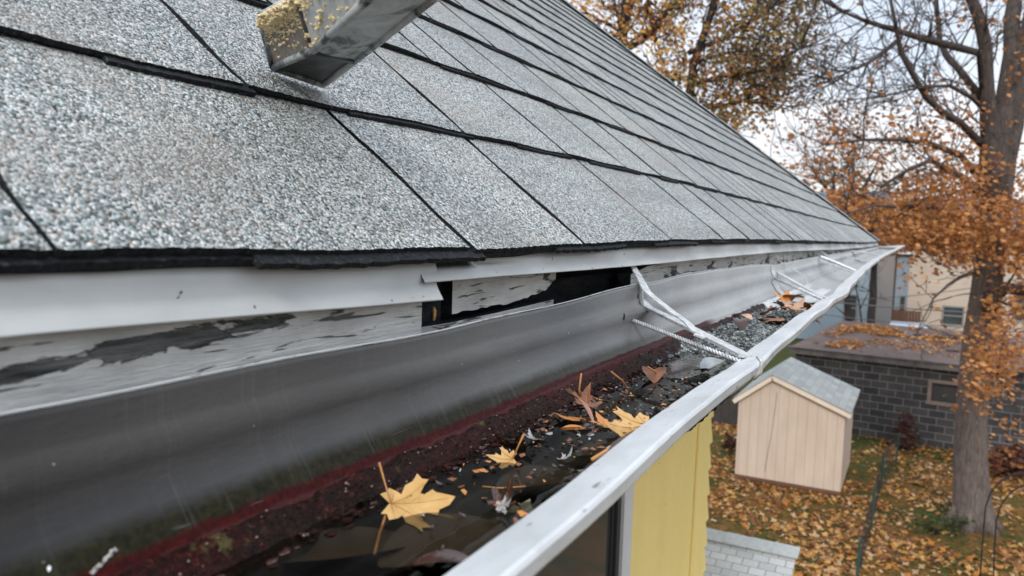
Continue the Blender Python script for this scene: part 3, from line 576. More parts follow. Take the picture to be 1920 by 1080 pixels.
# loose granules washed off the shingles, heaped past the first hanger
mb = MB()
for i in range(2600):
    y = random.triangular(.74, 1.25, .95); x = random.uniform(-.21, xlip(y) - .02) if random.random() < .8 else random.gauss(-.17, .02); x = max(-.212, min(-.135, x))
    z = sedz(x, y); mb.blob((x, y, z + .0008), random.uniform(.0009, .0024), 0, 4, (1, 1, .6))
o = mb.build('granule_heap', HEAP); tag(o, 'grey green shingle granules heaped in the gutter beyond the first hanger', 'grit', kind='stuff')
mb = MB()                                      # specks of pale grit on the sediment bank
for i in range(1500):
    y = random.uniform(.12, .8); x = random.uniform(-.2255, -.198) if random.random() < .8 else random.uniform(-.198, -.185)
    z = sedz(x, y)
    if z > WZ - .001: mb.blob((x, y, z + .0003), random.uniform(.00035, .0009), random.choice([0, 0, 0, 0, 1]), 4, (1, 1, .6))
o = mb.build('grit', [SED, m_flat('pale_grit', (.15, .11, .10), .4, .3, 300)]); tag(o, 'pale and dark grit speckled over the red sediment bank', 'grit', kind='stuff')

# ---------------------------------------------------------------- leaves
HALF = [(0, -.02), (.10, -.06), (.30, -.16), (.34, -.06), (.47, -.03), (.36, .10), (.30, .17), (.46, .22), (.55, .34), (.72, .44), (.58, .47), (.56, .57), (.43, .50), (.27, .45), (.20, .52), (.27, .66), (.17, .70), (.12, .84), (0, 1.03)]
def maple_mesh(size, curl=.2, fold=.1, seed=0, stem=.8, stem_to=None, tilt=None):
    rnd = random.Random(seed); mb = MB()
    out = HALF + [(-x, y) for x, y in HALF[-2:0:-1]]
    out = [(x * (1 + rnd.uniform(-.10, .10)), y * (1 + rnd.uniform(-.06, .06))) for x, y in out]
    def z(x, y): r2 = x * x + (y - .3) ** 2; return (curl * r2 - fold * abs(x) * .6 + .05 * math.sin(5 * x + seed) * math.cos(4 * y + seed)) * size
    c = (0, .22); rings = []
    for s_ in (.35, .7, 1.): rings.append([mb.vert(((c[0] + (x - c[0]) * s_) * size, (c[1] + (y - c[1]) * s_) * size, z(c[0] + (x - c[0]) * s_, c[1] + (y - c[1]) * s_))) for x, y in out])
    ci = mb.vert((c[0] * size, c[1] * size, z(*c))); n = len(out)
    for j in range(n):
        k = (j + 1) % n; mb.face((ci, rings[0][j], rings[0][k]))
        for q in (0, 1): mb.face((rings[q][j], rings[q + 1][j], rings[q + 1][k], rings[q][k]))
    return mb
def put_leaf(name, label, mat, P, size, rz, rx=0., ry=0., curl=.2, fold=.1, seed=0, stemv=None, group='fallen leaves in the gutter', stem_r=.0007, nrm=None, tip=None):
    mb = maple_mesh(size, curl, fold, seed)
    t = thing(name, label, 'leaf', tuple(P), group); t.rotation_euler = (rx, ry, rz)
    if nrm is not None:
        n_ = Vector(nrm).normalized(); y_ = Vector(tip); y_ = (y_ - n_ * y_.dot(n_)).normalized(); x_ = y_.cross(n_); Mx = Matrix((x_, y_, n_)).transposed(); t.rotation_euler = Mx.to_euler()
        if stemv is not None: stemv = tuple(Mx.transposed() @ Vector(stemv))
    mb.build('blade', mat, t, True)
    vb = MB()
    for a_, ln in ((90, .98), (48, .72), (132, .72), (8, .42), (172, .42)):
        pts = []
        for q in range(7):
            d = ln * q / 6; x = d * math.cos(RAD(a_)); y = d * math.sin(RAD(a_)); r2 = x * x + (y - .3) ** 2
            pts.append((x * size, y * size, (curl * r2 - fold * abs(x) * .6 + .05 * math.sin(5 * x + seed) * math.cos(4 * y + seed)) * size + .00015))
        vb.tube(pts, [stem_r * .45 * (1 - q / 8) for q in range(7)], 4)
    vb.build('veins', STEM, t, True)
    if stemv is not None:
        s2 = MB(); z0 = curl * .09 * size; s2.tube([(0, 0, z0), tuple(np.array(stemv) * .5 + np.array([.03 * size, 0, z0])), tuple(stemv)], [stem_r, stem_r * .85, stem_r * 1.3], 6); s2.build('stem', STEM, t, True)
    return t
W = lambda u, v, dz=0.: onZ(u, v, WZ + dz)
# leaf axis aligned to world: rz turns +Y (tip) direction
put_leaf('maple_leaf', 'large yellow maple leaf lying on the dark water with its stem standing up', YLEAF, W(733, 945, .0022), .029, 0, 0, 0, .20, .20, 3, tuple(onD(711, 868, .352) - W(733, 945, .0022) * 1.), stem_r=.00048, nrm=(.16, -.22, .95), tip=tuple(CR + np.array([-.1, .12, 0])))
put_leaf('maple_leaf', 'small yellow maple leaf floating in mid gutter near the pale curled leaf', YLEAF, W(962, 860, .0015), .0135, 0, 0, 0, .2, .2, 5, (.004, .004, .013), stem_r=.0005, nrm=(.2, -.35, .9), tip=tuple(-CR))
put_leaf('maple_leaf', 'big folded golden leaf propped against the inside of the gutter lip', YLEAF, W(1214, 797) * .96, .029, 0, 0, 0, .25, .7, 8, None, nrm=(.35, -.40, .8), tip=tuple(-CR + np.array([0, -.25, -.1])))
put_leaf('maple_leaf', 'orange leaf piece under the big golden leaf by the lip', OLEAF, W(1150, 800, .001), .018, RAD(60), RAD(8), RAD(4), .2, .2, 11, None)
put_leaf('maple_leaf', 'flat rusty orange leaf on the sediment behind the golden leaf', OLEAF, W(1085, 786, .002), .018, RAD(100), RAD(3), RAD(10), .15, .2, 12, None)
put_leaf('maple_leaf', 'brown crumpled leaf at the foot of the upright stems', BLEAF, W(1098, 762, .003), .018, RAD(30), RAD(24), RAD(20), .8, .6, 13, None)
put_leaf('maple_leaf', 'dark wet leaf curled up beside the small yellow leaf', DLEAF, W(985, 835, .002), .02, RAD(140), RAD(10), RAD(26), .6, .5, 14, None)
put_leaf('maple_leaf', 'pale grey underside of a leaf sticking out of the water near the lip', PLEAF, W(1050, 862, .001), .009, RAD(-50), RAD(20), RAD(-10), .9, .8, 15, None, stem_r=.0003)
put_leaf('maple_leaf', 'silvery leaf scraps beside the dark curled leaf', PLEAF, W(1008, 826, .001), .012, RAD(60), RAD(5), RAD(20), .6, .5, 16, None, stem_r=.0003)
put_leaf('maple_leaf', 'dark twisted leaf with a silvery rim poking from the water', DLEAF, W(930, 950, .002), .013, RAD(-20), RAD(40), RAD(10), .8, .8, 17, None, stem_r=.0004)
put_leaf('maple_leaf', 'narrow silvery leaf strip poking from the water below the twisted leaf', PLEAF, W(934, 948, .003), .007, RAD(-60), RAD(20), RAD(30), .8, 1.2, 18, None, stem_r=.0003)
put_leaf('maple_leaf', 'greyish green leaf half under water against the lip', m_leaf('grey_green_leaf', (.10, .10, .06), (.17, .165, .11)), W(975, 962, -.001), .014, RAD(10), RAD(0), RAD(8), .2, .2, 19, None, stem_r=.0004)
def oval(name, label, mat, P, L_, Wd, rz, rx=0, ry=0, bend=.0, cat='leaf', group='fallen leaves in the gutter'):
    mb = MB(); A_ = []
    for i in range(15):
        t = i / 14; wd = Wd * math.sin(math.pi * min(1, t * .98 + .01)) ** .7 / 2; zz = bend * L_ * math.sin(math.pi * t)
        A_.append([mb.vert((-wd, (t - .5) * L_, zz + wd * .3)), mb.vert((0, (t - .5) * L_, zz)), mb.vert((wd, (t - .5) * L_, zz + wd * .3))])
    for a, b in zip(A_, A_[1:]): mb.face((a[0], a[1], b[1], b[0])); mb.face((a[1], a[2], b[2], b[1]))
    o = mb.build(name, mat, None, True); o.location = tuple(P); o.rotation_euler = (rx, ry, rz); tag(o, label, cat, group); return o
oval('leaf', 'large brown oval leaf sunk under the water near the bottom of the photo', SUBL, onZ(850, 1030, -.1345), .066, .046, RAD(-28))
oval('leaf', 'dim brown leaf sunk under the water left of the large sunken one', SUBL, onZ(650, 1035, -.1345), .06, .03, RAD(-40))
oval('leaf', 'sunken brown leaf under the water beside the gutter lip', SUBL, onZ(1010, 905, -.1345), .05, .03, RAD(-35))
oval('leaf', 'reddish dark leaf under water at the very bottom by the lip', DLEAF, W(835, 1062, -.0006), .026, .011, RAD(-60), bend=.1)
oval('leaf', 'brown leaf under water below the golden leaf', SUBL, onZ(1150, 850, -.1345), .05, .028, RAD(-45))
oval('leaf', 'orange round leaf just under the water left of the golden leaf', OLEAF, W(1077, 806, -.001), .018, .012, RAD(-50))
oval('leaf', 'long narrow pinkish brown leaf leaning across the debris', m_leaf('pink_brown_leaf', (.25, .10, .06), (.36, .17, .11)), W(1085, 765, .006), .050, .007, RAD(52), RAD(12), RAD(30), .08)
oval('leaf', 'dark brown curled leaf trapped against the lip below the golden leaf', DLEAF, W(1180, 838, .004), .034, .008, RAD(-28), RAD(6), bend=.12)
oval('leaf', 'reddish brown leaf resting in the water by the first hanger', BLEAF, W(1225, 705, .002), .04, .02, RAD(20), RAD(6), bend=.1)
oval('leaf', 'dark flat leaf lying in water under the twisted spike', DLEAF, W(1290, 700, .0008), .05, .03, RAD(-30), bend=.05)
oval('leaf', 'pale wet leaf under the twisted spike near the lip', PLEAF, W(1340, 688, .003), .04, .02, RAD(-20), RAD(8), bend=.1)
oval('leaf', 'dark red leaf half buried in the grit heap', DLEAF, onZ(1385, 613, -.118), .03, .018, RAD(30), RAD(20), bend=.3)
oval('leaf', 'flat tan leaf lying at the back of the grit heap', m_leaf('tan_leaf', (.38, .22, .14), (.5, .3, .2)), onZ(1393, 597, -.117), .03, .02, RAD(60), bend=.1)
mb = MB()
for i in range(360):
    y = random.triangular(.20, .74, .52); x = random.uniform(-.21, xlip(y) - .022); s_ = random.uniform(.001, .0042); a = random.uniform(0, 6.3); z = max(WZ + .0004, sedz(x, y) + .0006)
    q = [(s_ * random.uniform(.5, 1) * math.cos(a + j * 1.26), s_ * .45 * math.sin(a + j * 1.26)) for j in range(5)]
    mb.poly([(x + b[0] * math.cos(a) - b[1] * math.sin(a), y + b[0] * math.sin(a) + b[1] * math.cos(a), z + random.uniform(0, .0018)) for b in q], random.choice([0, 0, 0, 0, 1, 1, 2, 3]))
o = mb.build('leaf_crumbs', [DLEAF, BLEAF, PLEAF, OLEAF]); tag(o, 'tiny wet leaf crumbs floating between the leaves in the gutter', 'leaf crumbs', kind='stuff')
mb = MB()
for i in range(420):
    y = random.triangular(.14, .78, .5); x = -.2085 + random.gauss(0, .0035); z = max(sedz(x, y), WZ)
    mb.blob((x, y, z + .0002), random.uniform(.0006, .0022), random.choice([0, 0, 1]), 5, (random.uniform(.8, 1.5), random.uniform(.8, 2.), .45), .45)
o = mb.build('sludge', [SED, DLEAF], None, True); tag(o, 'dark clots of rotted leaf along the edge of the gutter water', 'sludge', kind='stuff')
def loose_stem(label, pts, r, name='loose_stem'):  # leaf stems lying loose, and one stick
    mb = MB(); mb.tube(pts, r, 6); return tag(mb.build(name, STEM, None, True), label, 'loose_stem', 'loose stems and a stick in the gutter')
bz = lambda u, v, x: onX(u, v, x)
loose_stem('reddish stem standing upright at the back of the leaf debris', [bz(1091, 760, -.205), bz(1086, 730, -.205), bz(1090, 700, -.204)], .0007)
loose_stem('orange stem leaning left above the water', [bz(1184, 740, -.196), bz(1168, 715, -.199), bz(1146, 697, -.202)], .0007)
loose_stem('brown stem slanting left close to the red sediment', [bz(1262, 721, -.185), bz(1240, 705, -.188), bz(1215, 688, -.19)], .0008)
loose_stem('short thin stem rising near the middle of the water', [bz(1275, 736, -.18), bz(1281, 715, -.18)], .0005)
loose_stem('long straw yellow stem resting along the inside of the lip', [onX(1236, 781, -.122), onX(1260, 760, -.1225), onX(1300, 735, -.1215), onX(1328, 717, -.119)], .0009)
loose_stem('thin submerged stem hanging below the large yellow leaf', [W(725, 960, .0005), W(712, 1000, -.001), W(702, 1040, -.002)], .0006)
loose_stem('thin reddish thread lying on the water above the twisted leaf', [W(905, 912, .0005), W(940, 915, .0005), W(985, 912, .0005)], .0003)
loose_stem('dark stick lying along the lip below the golden leaf', [W(1110, 862, .001), W(1150, 838, .003), W(1215, 800, .006)], .0012)
# leaf pile beyond the heap
pile_lab = ['bright rust leaf on top of the pile in the gutter', 'dark maroon leaf at the left end of the pile', 'tan leaf in the middle of the pile', 'orange brown leaf leaning on the right of the pile', 'brown leaf at the foot of the pile', 'dark brown leaf under the rust leaf', 'pale brown leaf at the lower right of the pile', 'curled brown leaf touching the second hanger', 'reddish leaf behind the pile top', 'flat dark leaf at the near edge of the pile', 'crisp rust leaf nearest the lip in the pile', 'small maroon leaf tucked at the back of the pile']
pp = [(1492, 556, -.098), (1440, 583, -.108), (1478, 578, -.104), (1512, 568, -.102), (1470, 596, -.112), (1498, 574, -.106), (1512, 590, -.110), (1528, 566, -.100), (1480, 566, -.104), (1448, 592, -.112), (1530, 578, -.106), (1462, 572, -.108)]
for i, (lb, (u, v, z)) in enumerate(zip(pile_lab, pp)):
    put_leaf('maple_leaf', lb, [OLEAF, BLEAF, m_leaf('tan_pile_leaf', (.30, .16, .10), (.42, .24, .15)), OLEAF, BLEAF, DLEAF, BLEAF, BLEAF, OLEAF, DLEAF, OLEAF, BLEAF][i], onZ(u, v, z + .001), random.uniform(.026, .036), random.uniform(0, 6.3), random.uniform(-.45, .45), random.uniform(-.45, .45), random.uniform(-.5, .5), random.uniform(.1, .7), 30 + i, None, group='leaves piled in the gutter')
tag(oval('seed_wing', 'white torn scrap stuck on the moss at the lower left corner', WHT, onX(92, 1066, -.229), .0018, .0010, 1., RAD(50), cat='scrap', group=None), 'small white scrap stuck on the moss at the lower left corner', 'scrap')
mb = MB()
for i in range(26):
    t = i / 25; c0 = onX(215 - 45 * t + random.uniform(-4, 4), 1030 + 45 * t, -.2245); mb.blob(c0, random.uniform(.0003, .0008), 0, 5, (1, 1, .7), .5)
tag(mb.build('lichen', m_flat('grey_lichen', (.38, .38, .36), .8, .3, 300)), 'white crusty lichen smear on the red sediment at lower left', 'lichen')

# ---------------------------------------------------------------- downspout end lying on the shingles
ds = thing('downspout', 'grimy grey rectangular downspout elbow resting on the shingles', 'downspout', (0, 0, 0))
M2 = onD(512, 127, .512); M3 = onD(606, 159, .545); M1 = onD(488, 30, .485); M4 = M1 + (M3 - M2) * .98
B2 = onD(588, 94, .462); B3 = onD(668, 112, .50); B1 = onD(556, -6, .440); B4 = B1 + (B3 - B2)
T2 = onD(692, -4, .372); T3 = onD(812, -2, .408); T1 = T2 + (B1 - B2) * 1.0; T4 = T1 + (T3 - T2)
ext = lambda T, B_: T + (T - B_) * 1.6
def panel(name, quads, mat, th=.0012, par=ds):
    mb = MB()
    for q in quads:
        a, b, c, d = [np.array(x) for x in q]; nrm = np.cross(b - a, d - a); nrm /= np.linalg.norm(nrm)
        n_ = 8; G = [[None] * (n_ + 1) for _ in range(n_ + 1)]; H = [[None] * (n_ + 1) for _ in range(n_ + 1)]
        for i in range(n_ + 1):
            for j in range(n_ + 1):
                s_, t_ = i / n_, j / n_; p = (a * (1 - s_) + b * s_) * (1 - t_) + (d * (1 - s_) + c * s_) * t_
                p = p + nrm * .0012 * fbm(p[0], p[1], 25, 2); G[i][j] = mb.vert(p); H[i][j] = mb.vert(p - nrm * th)
        for i in range(n_):
            for j in range(n_):
                mb.face((G[i][j], G[i + 1][j], G[i + 1][j + 1], G[i][j + 1])); mb.face((H[i][j], H[i][j + 1], H[i + 1][j + 1], H[i + 1][j]))
        for i in range(n_):
            mb.face((G[i][0], H[i][0], H[i + 1][0], G[i + 1][0])); mb.face((G[i][n_], G[i + 1][n_], H[i + 1][n_], H[i][n_])); mb.face((G[0][i], G[0][i + 1], H[0][i + 1], H[0][i])); mb.face((G[n_][i], H[n_][i], H[n_][i + 1], G[n_][i + 1]))
    return mb.build(name, mat, par)
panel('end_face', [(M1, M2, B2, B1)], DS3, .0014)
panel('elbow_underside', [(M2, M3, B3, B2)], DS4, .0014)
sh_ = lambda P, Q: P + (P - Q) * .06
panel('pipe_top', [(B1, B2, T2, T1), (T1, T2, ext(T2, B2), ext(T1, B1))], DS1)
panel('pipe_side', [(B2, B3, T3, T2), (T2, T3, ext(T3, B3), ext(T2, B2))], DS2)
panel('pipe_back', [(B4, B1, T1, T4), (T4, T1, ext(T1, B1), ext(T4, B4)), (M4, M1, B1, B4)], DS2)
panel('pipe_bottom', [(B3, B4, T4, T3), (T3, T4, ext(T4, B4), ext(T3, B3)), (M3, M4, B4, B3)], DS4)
mb = MB(); edges = [(M1, M2), (M2, M3), (M2, B2), (B2, T2), (M3, B3), (B3, T3), (M1, B1), (T2, ext(T2, B2)), (T3, ext(T3, B3))]
for a, b in edges: mb.tube([a, (a + b) / 2, b], .0024, 10)
mb.build('rounded_edges', DS2, ds, True)
mb = MB(); mb.tube([B2 + (M2 - B2) * .02, (B2 + B3) / 2 + (M2 - B2) * .05, B3 + (M3 - B3) * .04], .0022, 8); mb.tube([B1, (B1 + B2) / 2, B2], .0019, 8); mb.build('lap_seam_shadow', DS4, ds, True)  # dark tone stands in for the overlap's shadow at the lap
mb = MB()
def bilin(a, b, c, d, s_, t_): return (a * (1 - s_) + b * s_) * (1 - t_) + (d * (1 - s_) + c * s_) * t_
nA = np.cross(M2 - M1, B1 - M1); nA /= np.linalg.norm(nA); nA *= -1 if nA @ CF > 0 else 1
nB = np.cross(B2 - B1, T1 - B1); nB /= np.linalg.norm(nB); nB *= -1 if nB @ CF > 0 else 1
for i in range(560):
    s_ = abs(random.gauss(0, .30)) ** 1.15; t_ = random.random()
    if s_ > .92: continue
    r_ = random.uniform(.0005, .0011) if s_ > .28 else random.uniform(.0007, .0019)
    mb.blob(bilin(M1, M2, B2, B1, s_, t_) + nA * (r_ * .4 if s_ > .2 else random.uniform(0, .0035)), r_, 0, 5, (random.uniform(.7, 1.6), random.uniform(.7, 1.4), .8), .4)
for i in range(120):
    s_ = random.random() ** 1.5; t_ = abs(random.gauss(0, .5))
    if t_ > 1.3: continue
    r_ = random.uniform(.0005, .0014) if random.random() < .75 else random.uniform(.0012, .0021)
    mb.blob(bilin(B1, B2, T2, T1, s_, t_) + nB * r_ * .5, r_, 0, 5, (random.uniform(.7, 1.6), random.uniform(.7, 1.4), .8), .4)
o = mb.build('crumbs', CRUMB); tag(o, 'dry yellow crumbs caked over the end of the downspout', 'crumbs', kind='stuff')

# ------------------------------------------------------------------ the yard
GZ = -5.6
mb = MB(); mb.quad((-900, -300, GZ), (900, -300, GZ), (900, 1500, GZ), (-900, 1500, GZ)); o = mb.build('ground', GRD); o['kind'] = 'structure'; o['label'] = 'grassy back yard strewn with fallen leaves'
def flake(mb, p, s_, m, tilt=.6):
    a = random.uniform(0, 6.3); tx, ty = random.uniform(-tilt, tilt), random.uniform(-tilt, tilt); q = []
    for j, r_ in enumerate((1, .45, .85, .4, .95, .4, .85, .45)):
        an = a + j * .785; x = math.cos(an) * r_ * s_; y = math.sin(an) * r_ * s_; q.append((p[0] + x, p[1] + y, p[2] + x * tx + y * ty))
    mb.poly(q, m)
mb = MB()
def lawn(x, y): return mn.fractal(Vector((x * .55 + 9, y * .55, 0)), 1, 2, 4)
cnt = 0
while cnt < 21000:
    y = 9 + 18 * random.random(); x = random.uniform(-.33, .24) * y
    d = lawn(x, y)
    if random.random() > min(1, max(.06, .50 + 2.4 * d + (.35 if y > 18 else 0))): continue
    flake(mb, (x, y, GZ + random.uniform(.01, .05)), random.choice([random.uniform(.025, .05), random.uniform(.04, .095)]), random.choice([0, 0, 1, 2, 2, 3]), .6); cnt += 1
FL = [m_foliage('fallen_gold', (.38, .19, .05), (.62, .36, .12)), m_foliage('fallen_orange', (.34, .12, .025), (.52, .21, .05)), m_foliage('fallen_brown', (.13, .055, .025), (.30, .14, .06)), m_foliage('fallen_tan', (.42, .27, .14), (.58, .40, .24))]
o = mb.build('fallen_leaves', FL); tag(o, 'orange and brown fallen leaves covering the lawn', 'leaves', kind='stuff')
mb = MB()
for i in range(9000):
    y = 10 + 14 * random.random(); x = random.uniform(-.3, .22) * y
    if lawn(x, y) > .12: continue
    a = random.uniform(0, 6.3); h = random.uniform(.03, .09); wd = .008; mb.poly([(x - wd * math.cos(a), y - wd * math.sin(a), GZ), (x + wd * math.cos(a), y + wd * math.sin(a), GZ), (x + random.uniform(-.04, .04), y + random.uniform(-.04, .04), GZ + h)])
o = mb.build('grass', m_foliage('grass_blades', (.05, .075, .018), (.12, .14, .04))); tag(o, 'short green grass showing between the fallen leaves', 'grass', kind='stuff')

# shed
SY = 17.45
shed = thing('garden_shed', 'pale pink beige wooden garden shed with grey shingled roof', 'shed', (-2.3, SY, GZ))
o_ = np.array([2.3, -SY, -GZ]); D = 2.55
xl, xr_, xp = -3.36, -1.16, -2.66; zl, zr_, zp = -3.70, -3.74, -3.15
def bu(name, fn, mat, par): m_ = MB(); fn(m_); m_.v = [tuple(np.array(p) + o_) for p in m_.v]; return m_.build(name, mat, par)
def f_(m_):
    pr_ = [(xl, GZ + .1), (xr_, GZ + .1), (xr_, zr_), (xp, zp), (xl, zl)]
    m_.poly([(x, SY, z) for x, z in pr_]); m_.poly([(x, SY + D, z) for x, z in pr_][::-1])
    m_.quad((xr_, SY, GZ + .1), (xr_, SY + D, GZ + .1), (xr_, SY + D, zr_), (xr_, SY, zr_)); m_.quad((xl, SY, GZ + .1), (xl, SY, zl), (xl, SY + D, zl), (xl, SY + D, GZ + .1))
bu('wall', f_, SHP, shed)
def f_(m_):
    for (xa, za, xb, zb) in ((xp, zp, xr_ + .12, zr_ - .035), (xp, zp, xl - .10, zl - .075)):
        P = [(xa, SY - .1, za + .02), (xb, SY - .1, zb + .02), (xb, SY + D + .1, zb + .02), (xa, SY + D + .1, za + .02)]
        L_ = math.hypot(xb - xa, zb - za); i = [m_.vert(p) for p in P] + [m_.vert((p[0], p[1], p[2] + .03)) for p in P]
        m_.face(i[:4][::-1]); m_.face(i[4:], 0, [(0, 0), (0, L_), (D, L_), (D, 0)])
        for k_ in range(4): m_.face((i[k_], i[(k_ + 1) % 4], i[4 + (k_ + 1) % 4], i[4 + k_]))
bu('roof', f_, SH3, shed)
def f_(m_):
    m_.strip([(xp, SY - .07, zp - .03), (xr_ + .12, SY - .07, zr_ - .075)], (0, 1, 0), .05, .09); m_.strip([(xp, SY - .07, zp - .03), (xl - .10, SY - .07, zl - .115)], (0, 1, 0), .05, .09)
    m_.box(xr_ + .03, xr_ + .10, SY - .05, SY + D + .05, zr_ - .11, zr_ - .03)
bu('fascia', f_, SHT, shed)
def f_(m_): m_.box(xl + .02, xr_ - .02, SY + .02, SY + D - .02, GZ, GZ + .098); m_.box(xl - .01, xr_ + .01, SY - .012, SY - .002, GZ + .06, GZ + .13)
bu('skid_base', f_, BRN, shed)
mb = MB(); mb.tube([(-2.55, SY - .02, -3.5), (-2.6, SY - .03, -4.3), (-2.72, SY - .03, -5.3)], .0035, 4); tag(mb.build('loose_wire', BLK2), 'thin loose wire hanging down the front of the shed', 'wire')

# block garage
gar = thing('block_garage', 'low flat roofed garage of dark concrete blocks behind the shed', 'garage', (0, 23, GZ))
G0 = (-2.98, 23.45); G1 = (7.0, 22.4); zt = -3.34
ga = np.array([G0[0], G0[1], 0]); gb = np.array([G1[0], G1[1], 0]); gd = (gb - ga) / np.linalg.norm(gb - ga); gn = np.array([-gd[1], gd[0], 0]); GL = np.linalg.norm(gb - ga)
o_ = np.array([0, -23, -GZ])
def gp(s_, dpt, z): p = ga + gd * s_ + gn * dpt; return np.array([p[0], p[1], z])
P0 = onZ(1742, 727, -3.9); wS0 = (np.array([P0[0], P0[1], 0]) * (22.95 / P0[1]) - ga) @ gd
w0s, w1s = wS0 + .05, wS0 + .67; wz0, wz1 = -4.36, -3.86
def f_(m_):
    def q(s0, s1, z0, z1, dpt=0.): m_.face([m_.vert(gp(a, dpt, b)) for a, b in ((s0, z0), (s1, z0), (s1, z1), (s0, z1))], 0, [(a, b) for a, b in ((s0, z0), (s1, z0), (s1, z1), (s0, z1))])
    q(0, w0s, GZ, zt); q(w1s, GL, GZ, zt); q(w0s, w1s, GZ, wz0); q(w0s, w1s, wz1, zt); q(0, GL, GZ, zt, 7)
    m_.face([m_.vert(gp(0, a, b)) for a, b in ((0, GZ), (0, zt), (7, zt), (7, GZ))], 0, [(0, GZ), (0, zt), (7, zt), (7, GZ)])
    m_.face([m_.vert(gp(GL, a, b)) for a, b in ((0, GZ), (7, GZ), (7, zt), (0, zt))], 0, [(0, GZ), (7, GZ), (7, zt), (0, zt)])
bu('wall', f_, BLK, gar)
def f_(m_): m_.hexa([gp(-.1, -.12, zt), gp(GL + .1, -.12, zt), gp(GL + .1, 7.1, zt + .02), gp(-.1, 7.1, zt + .02), gp(-.1, -.12, zt + .06), gp(GL + .1, -.12, zt + .06), gp(GL + .1, 7.1, zt + .16), gp(-.1, 7.1, zt + .16)])
bu('roof', f_, TAR, gar)
def f_(m_):
    m_.hexa([gp(-.14, -.16, zt - .14), gp(4.2, -.16, zt - .14), gp(4.2, -.122, zt - .14), gp(-.14, -.122, zt - .14), gp(-.14, -.16, zt + .01), gp(4.2, -.16, zt + .01), gp(4.2, -.122, zt + .01), gp(-.14, -.122, zt + .01)])
    m_.tube([gp(-.2, -.2, zt + .05), gp(GL, -.2, zt + .05)], .03, 6)
bu('edge_board', f_, CONC, gar)
def f_(m_):
    for (a, b, c, d) in ((w0s - .09, w1s + .09, wz1, wz1 + .08), (w0s - .12, w1s + .12, wz0 - .09, wz0), (w0s - .09, w0s, wz0, wz1), (w1s, w1s + .09, wz0, wz1)):
        m_.hexa([gp(a, -.03, c), gp(b, -.03, c), gp(b, .05, c), gp(a, .05, c), gp(a, -.03, d), gp(b, -.03, d), gp(b, .05, d), gp(a, .05, d)])
wf = bu('window', f_, m_flat('old_window_frame', (.20, .15, .125), .8, .2), gar)
def f_(m_): m_.hexa([gp(w0s, .08, wz0), gp(w1s, .08, wz0), gp(w1s, .1, wz0), gp(w0s, .1, wz0), gp(w0s, .08, wz1), gp(w1s, .08, wz1), gp(w1s, .1, wz1), gp(w0s, .1, wz1)])
bu('pane', f_, GLS, wf)
mb = MB()
for i in range(2600):
    s_ = random.triangular(.0, 4.6, .7); dp = random.gauss(4.6 - s_ * .15, 1.3) if s_ > 1.6 else random.uniform(.4, 6.6)
    if 0 < dp < 6.9 and mn.fractal(Vector((s_ * .8, dp * .5, 2)), 1, 2, 3) > -.12: p = gp(s_, dp, zt + .08 + .015 * dp + random.uniform(0, .05)); flake(mb, p, random.uniform(.04, .09), random.choice([0, 1, 1, 2, 2]), .6)
o = mb.build('roof_leaves', FL); tag(o, 'drift of orange leaves lying on the flat garage roof', 'leaves', kind='stuff')
mb = MB(); p = gp(3.0, 4.8, zt + .16)
mb.strip([p + np.array([-.5, 0, 0]), p + np.array([.8, -.1, 0])], (0, 1, 0), .16, .06); tag(mb.build('dark_plank', DKF), 'dark plank lying farther back on the garage roof', 'plank', 'planks on the garage roof')
mb = MB(); p = gp(4.1, 2.0, zt + .12); mb.strip([p + np.array([-.45, 0, 0]), p + np.array([.5, -.1, 0])], (0, 1, 0), .14, .06); tag(mb.build('dark_plank', DKF), 'dark plank near the front edge of the garage roof by the tree', 'plank', 'planks on the garage roof')
mb = MB()
for i in range(26): x = -9 + i * .235; mb.box(x, x + .225, 22.3, 22.34, GZ, -4.55 + random.uniform(-.01, .01), 0)
mb.box(-9, -2.95, 22.35, 22.4, -4.8, -4.7, 0); tag(mb.build('board_fence', DKF), 'dark low board fence to the left of the shed', 'fence')

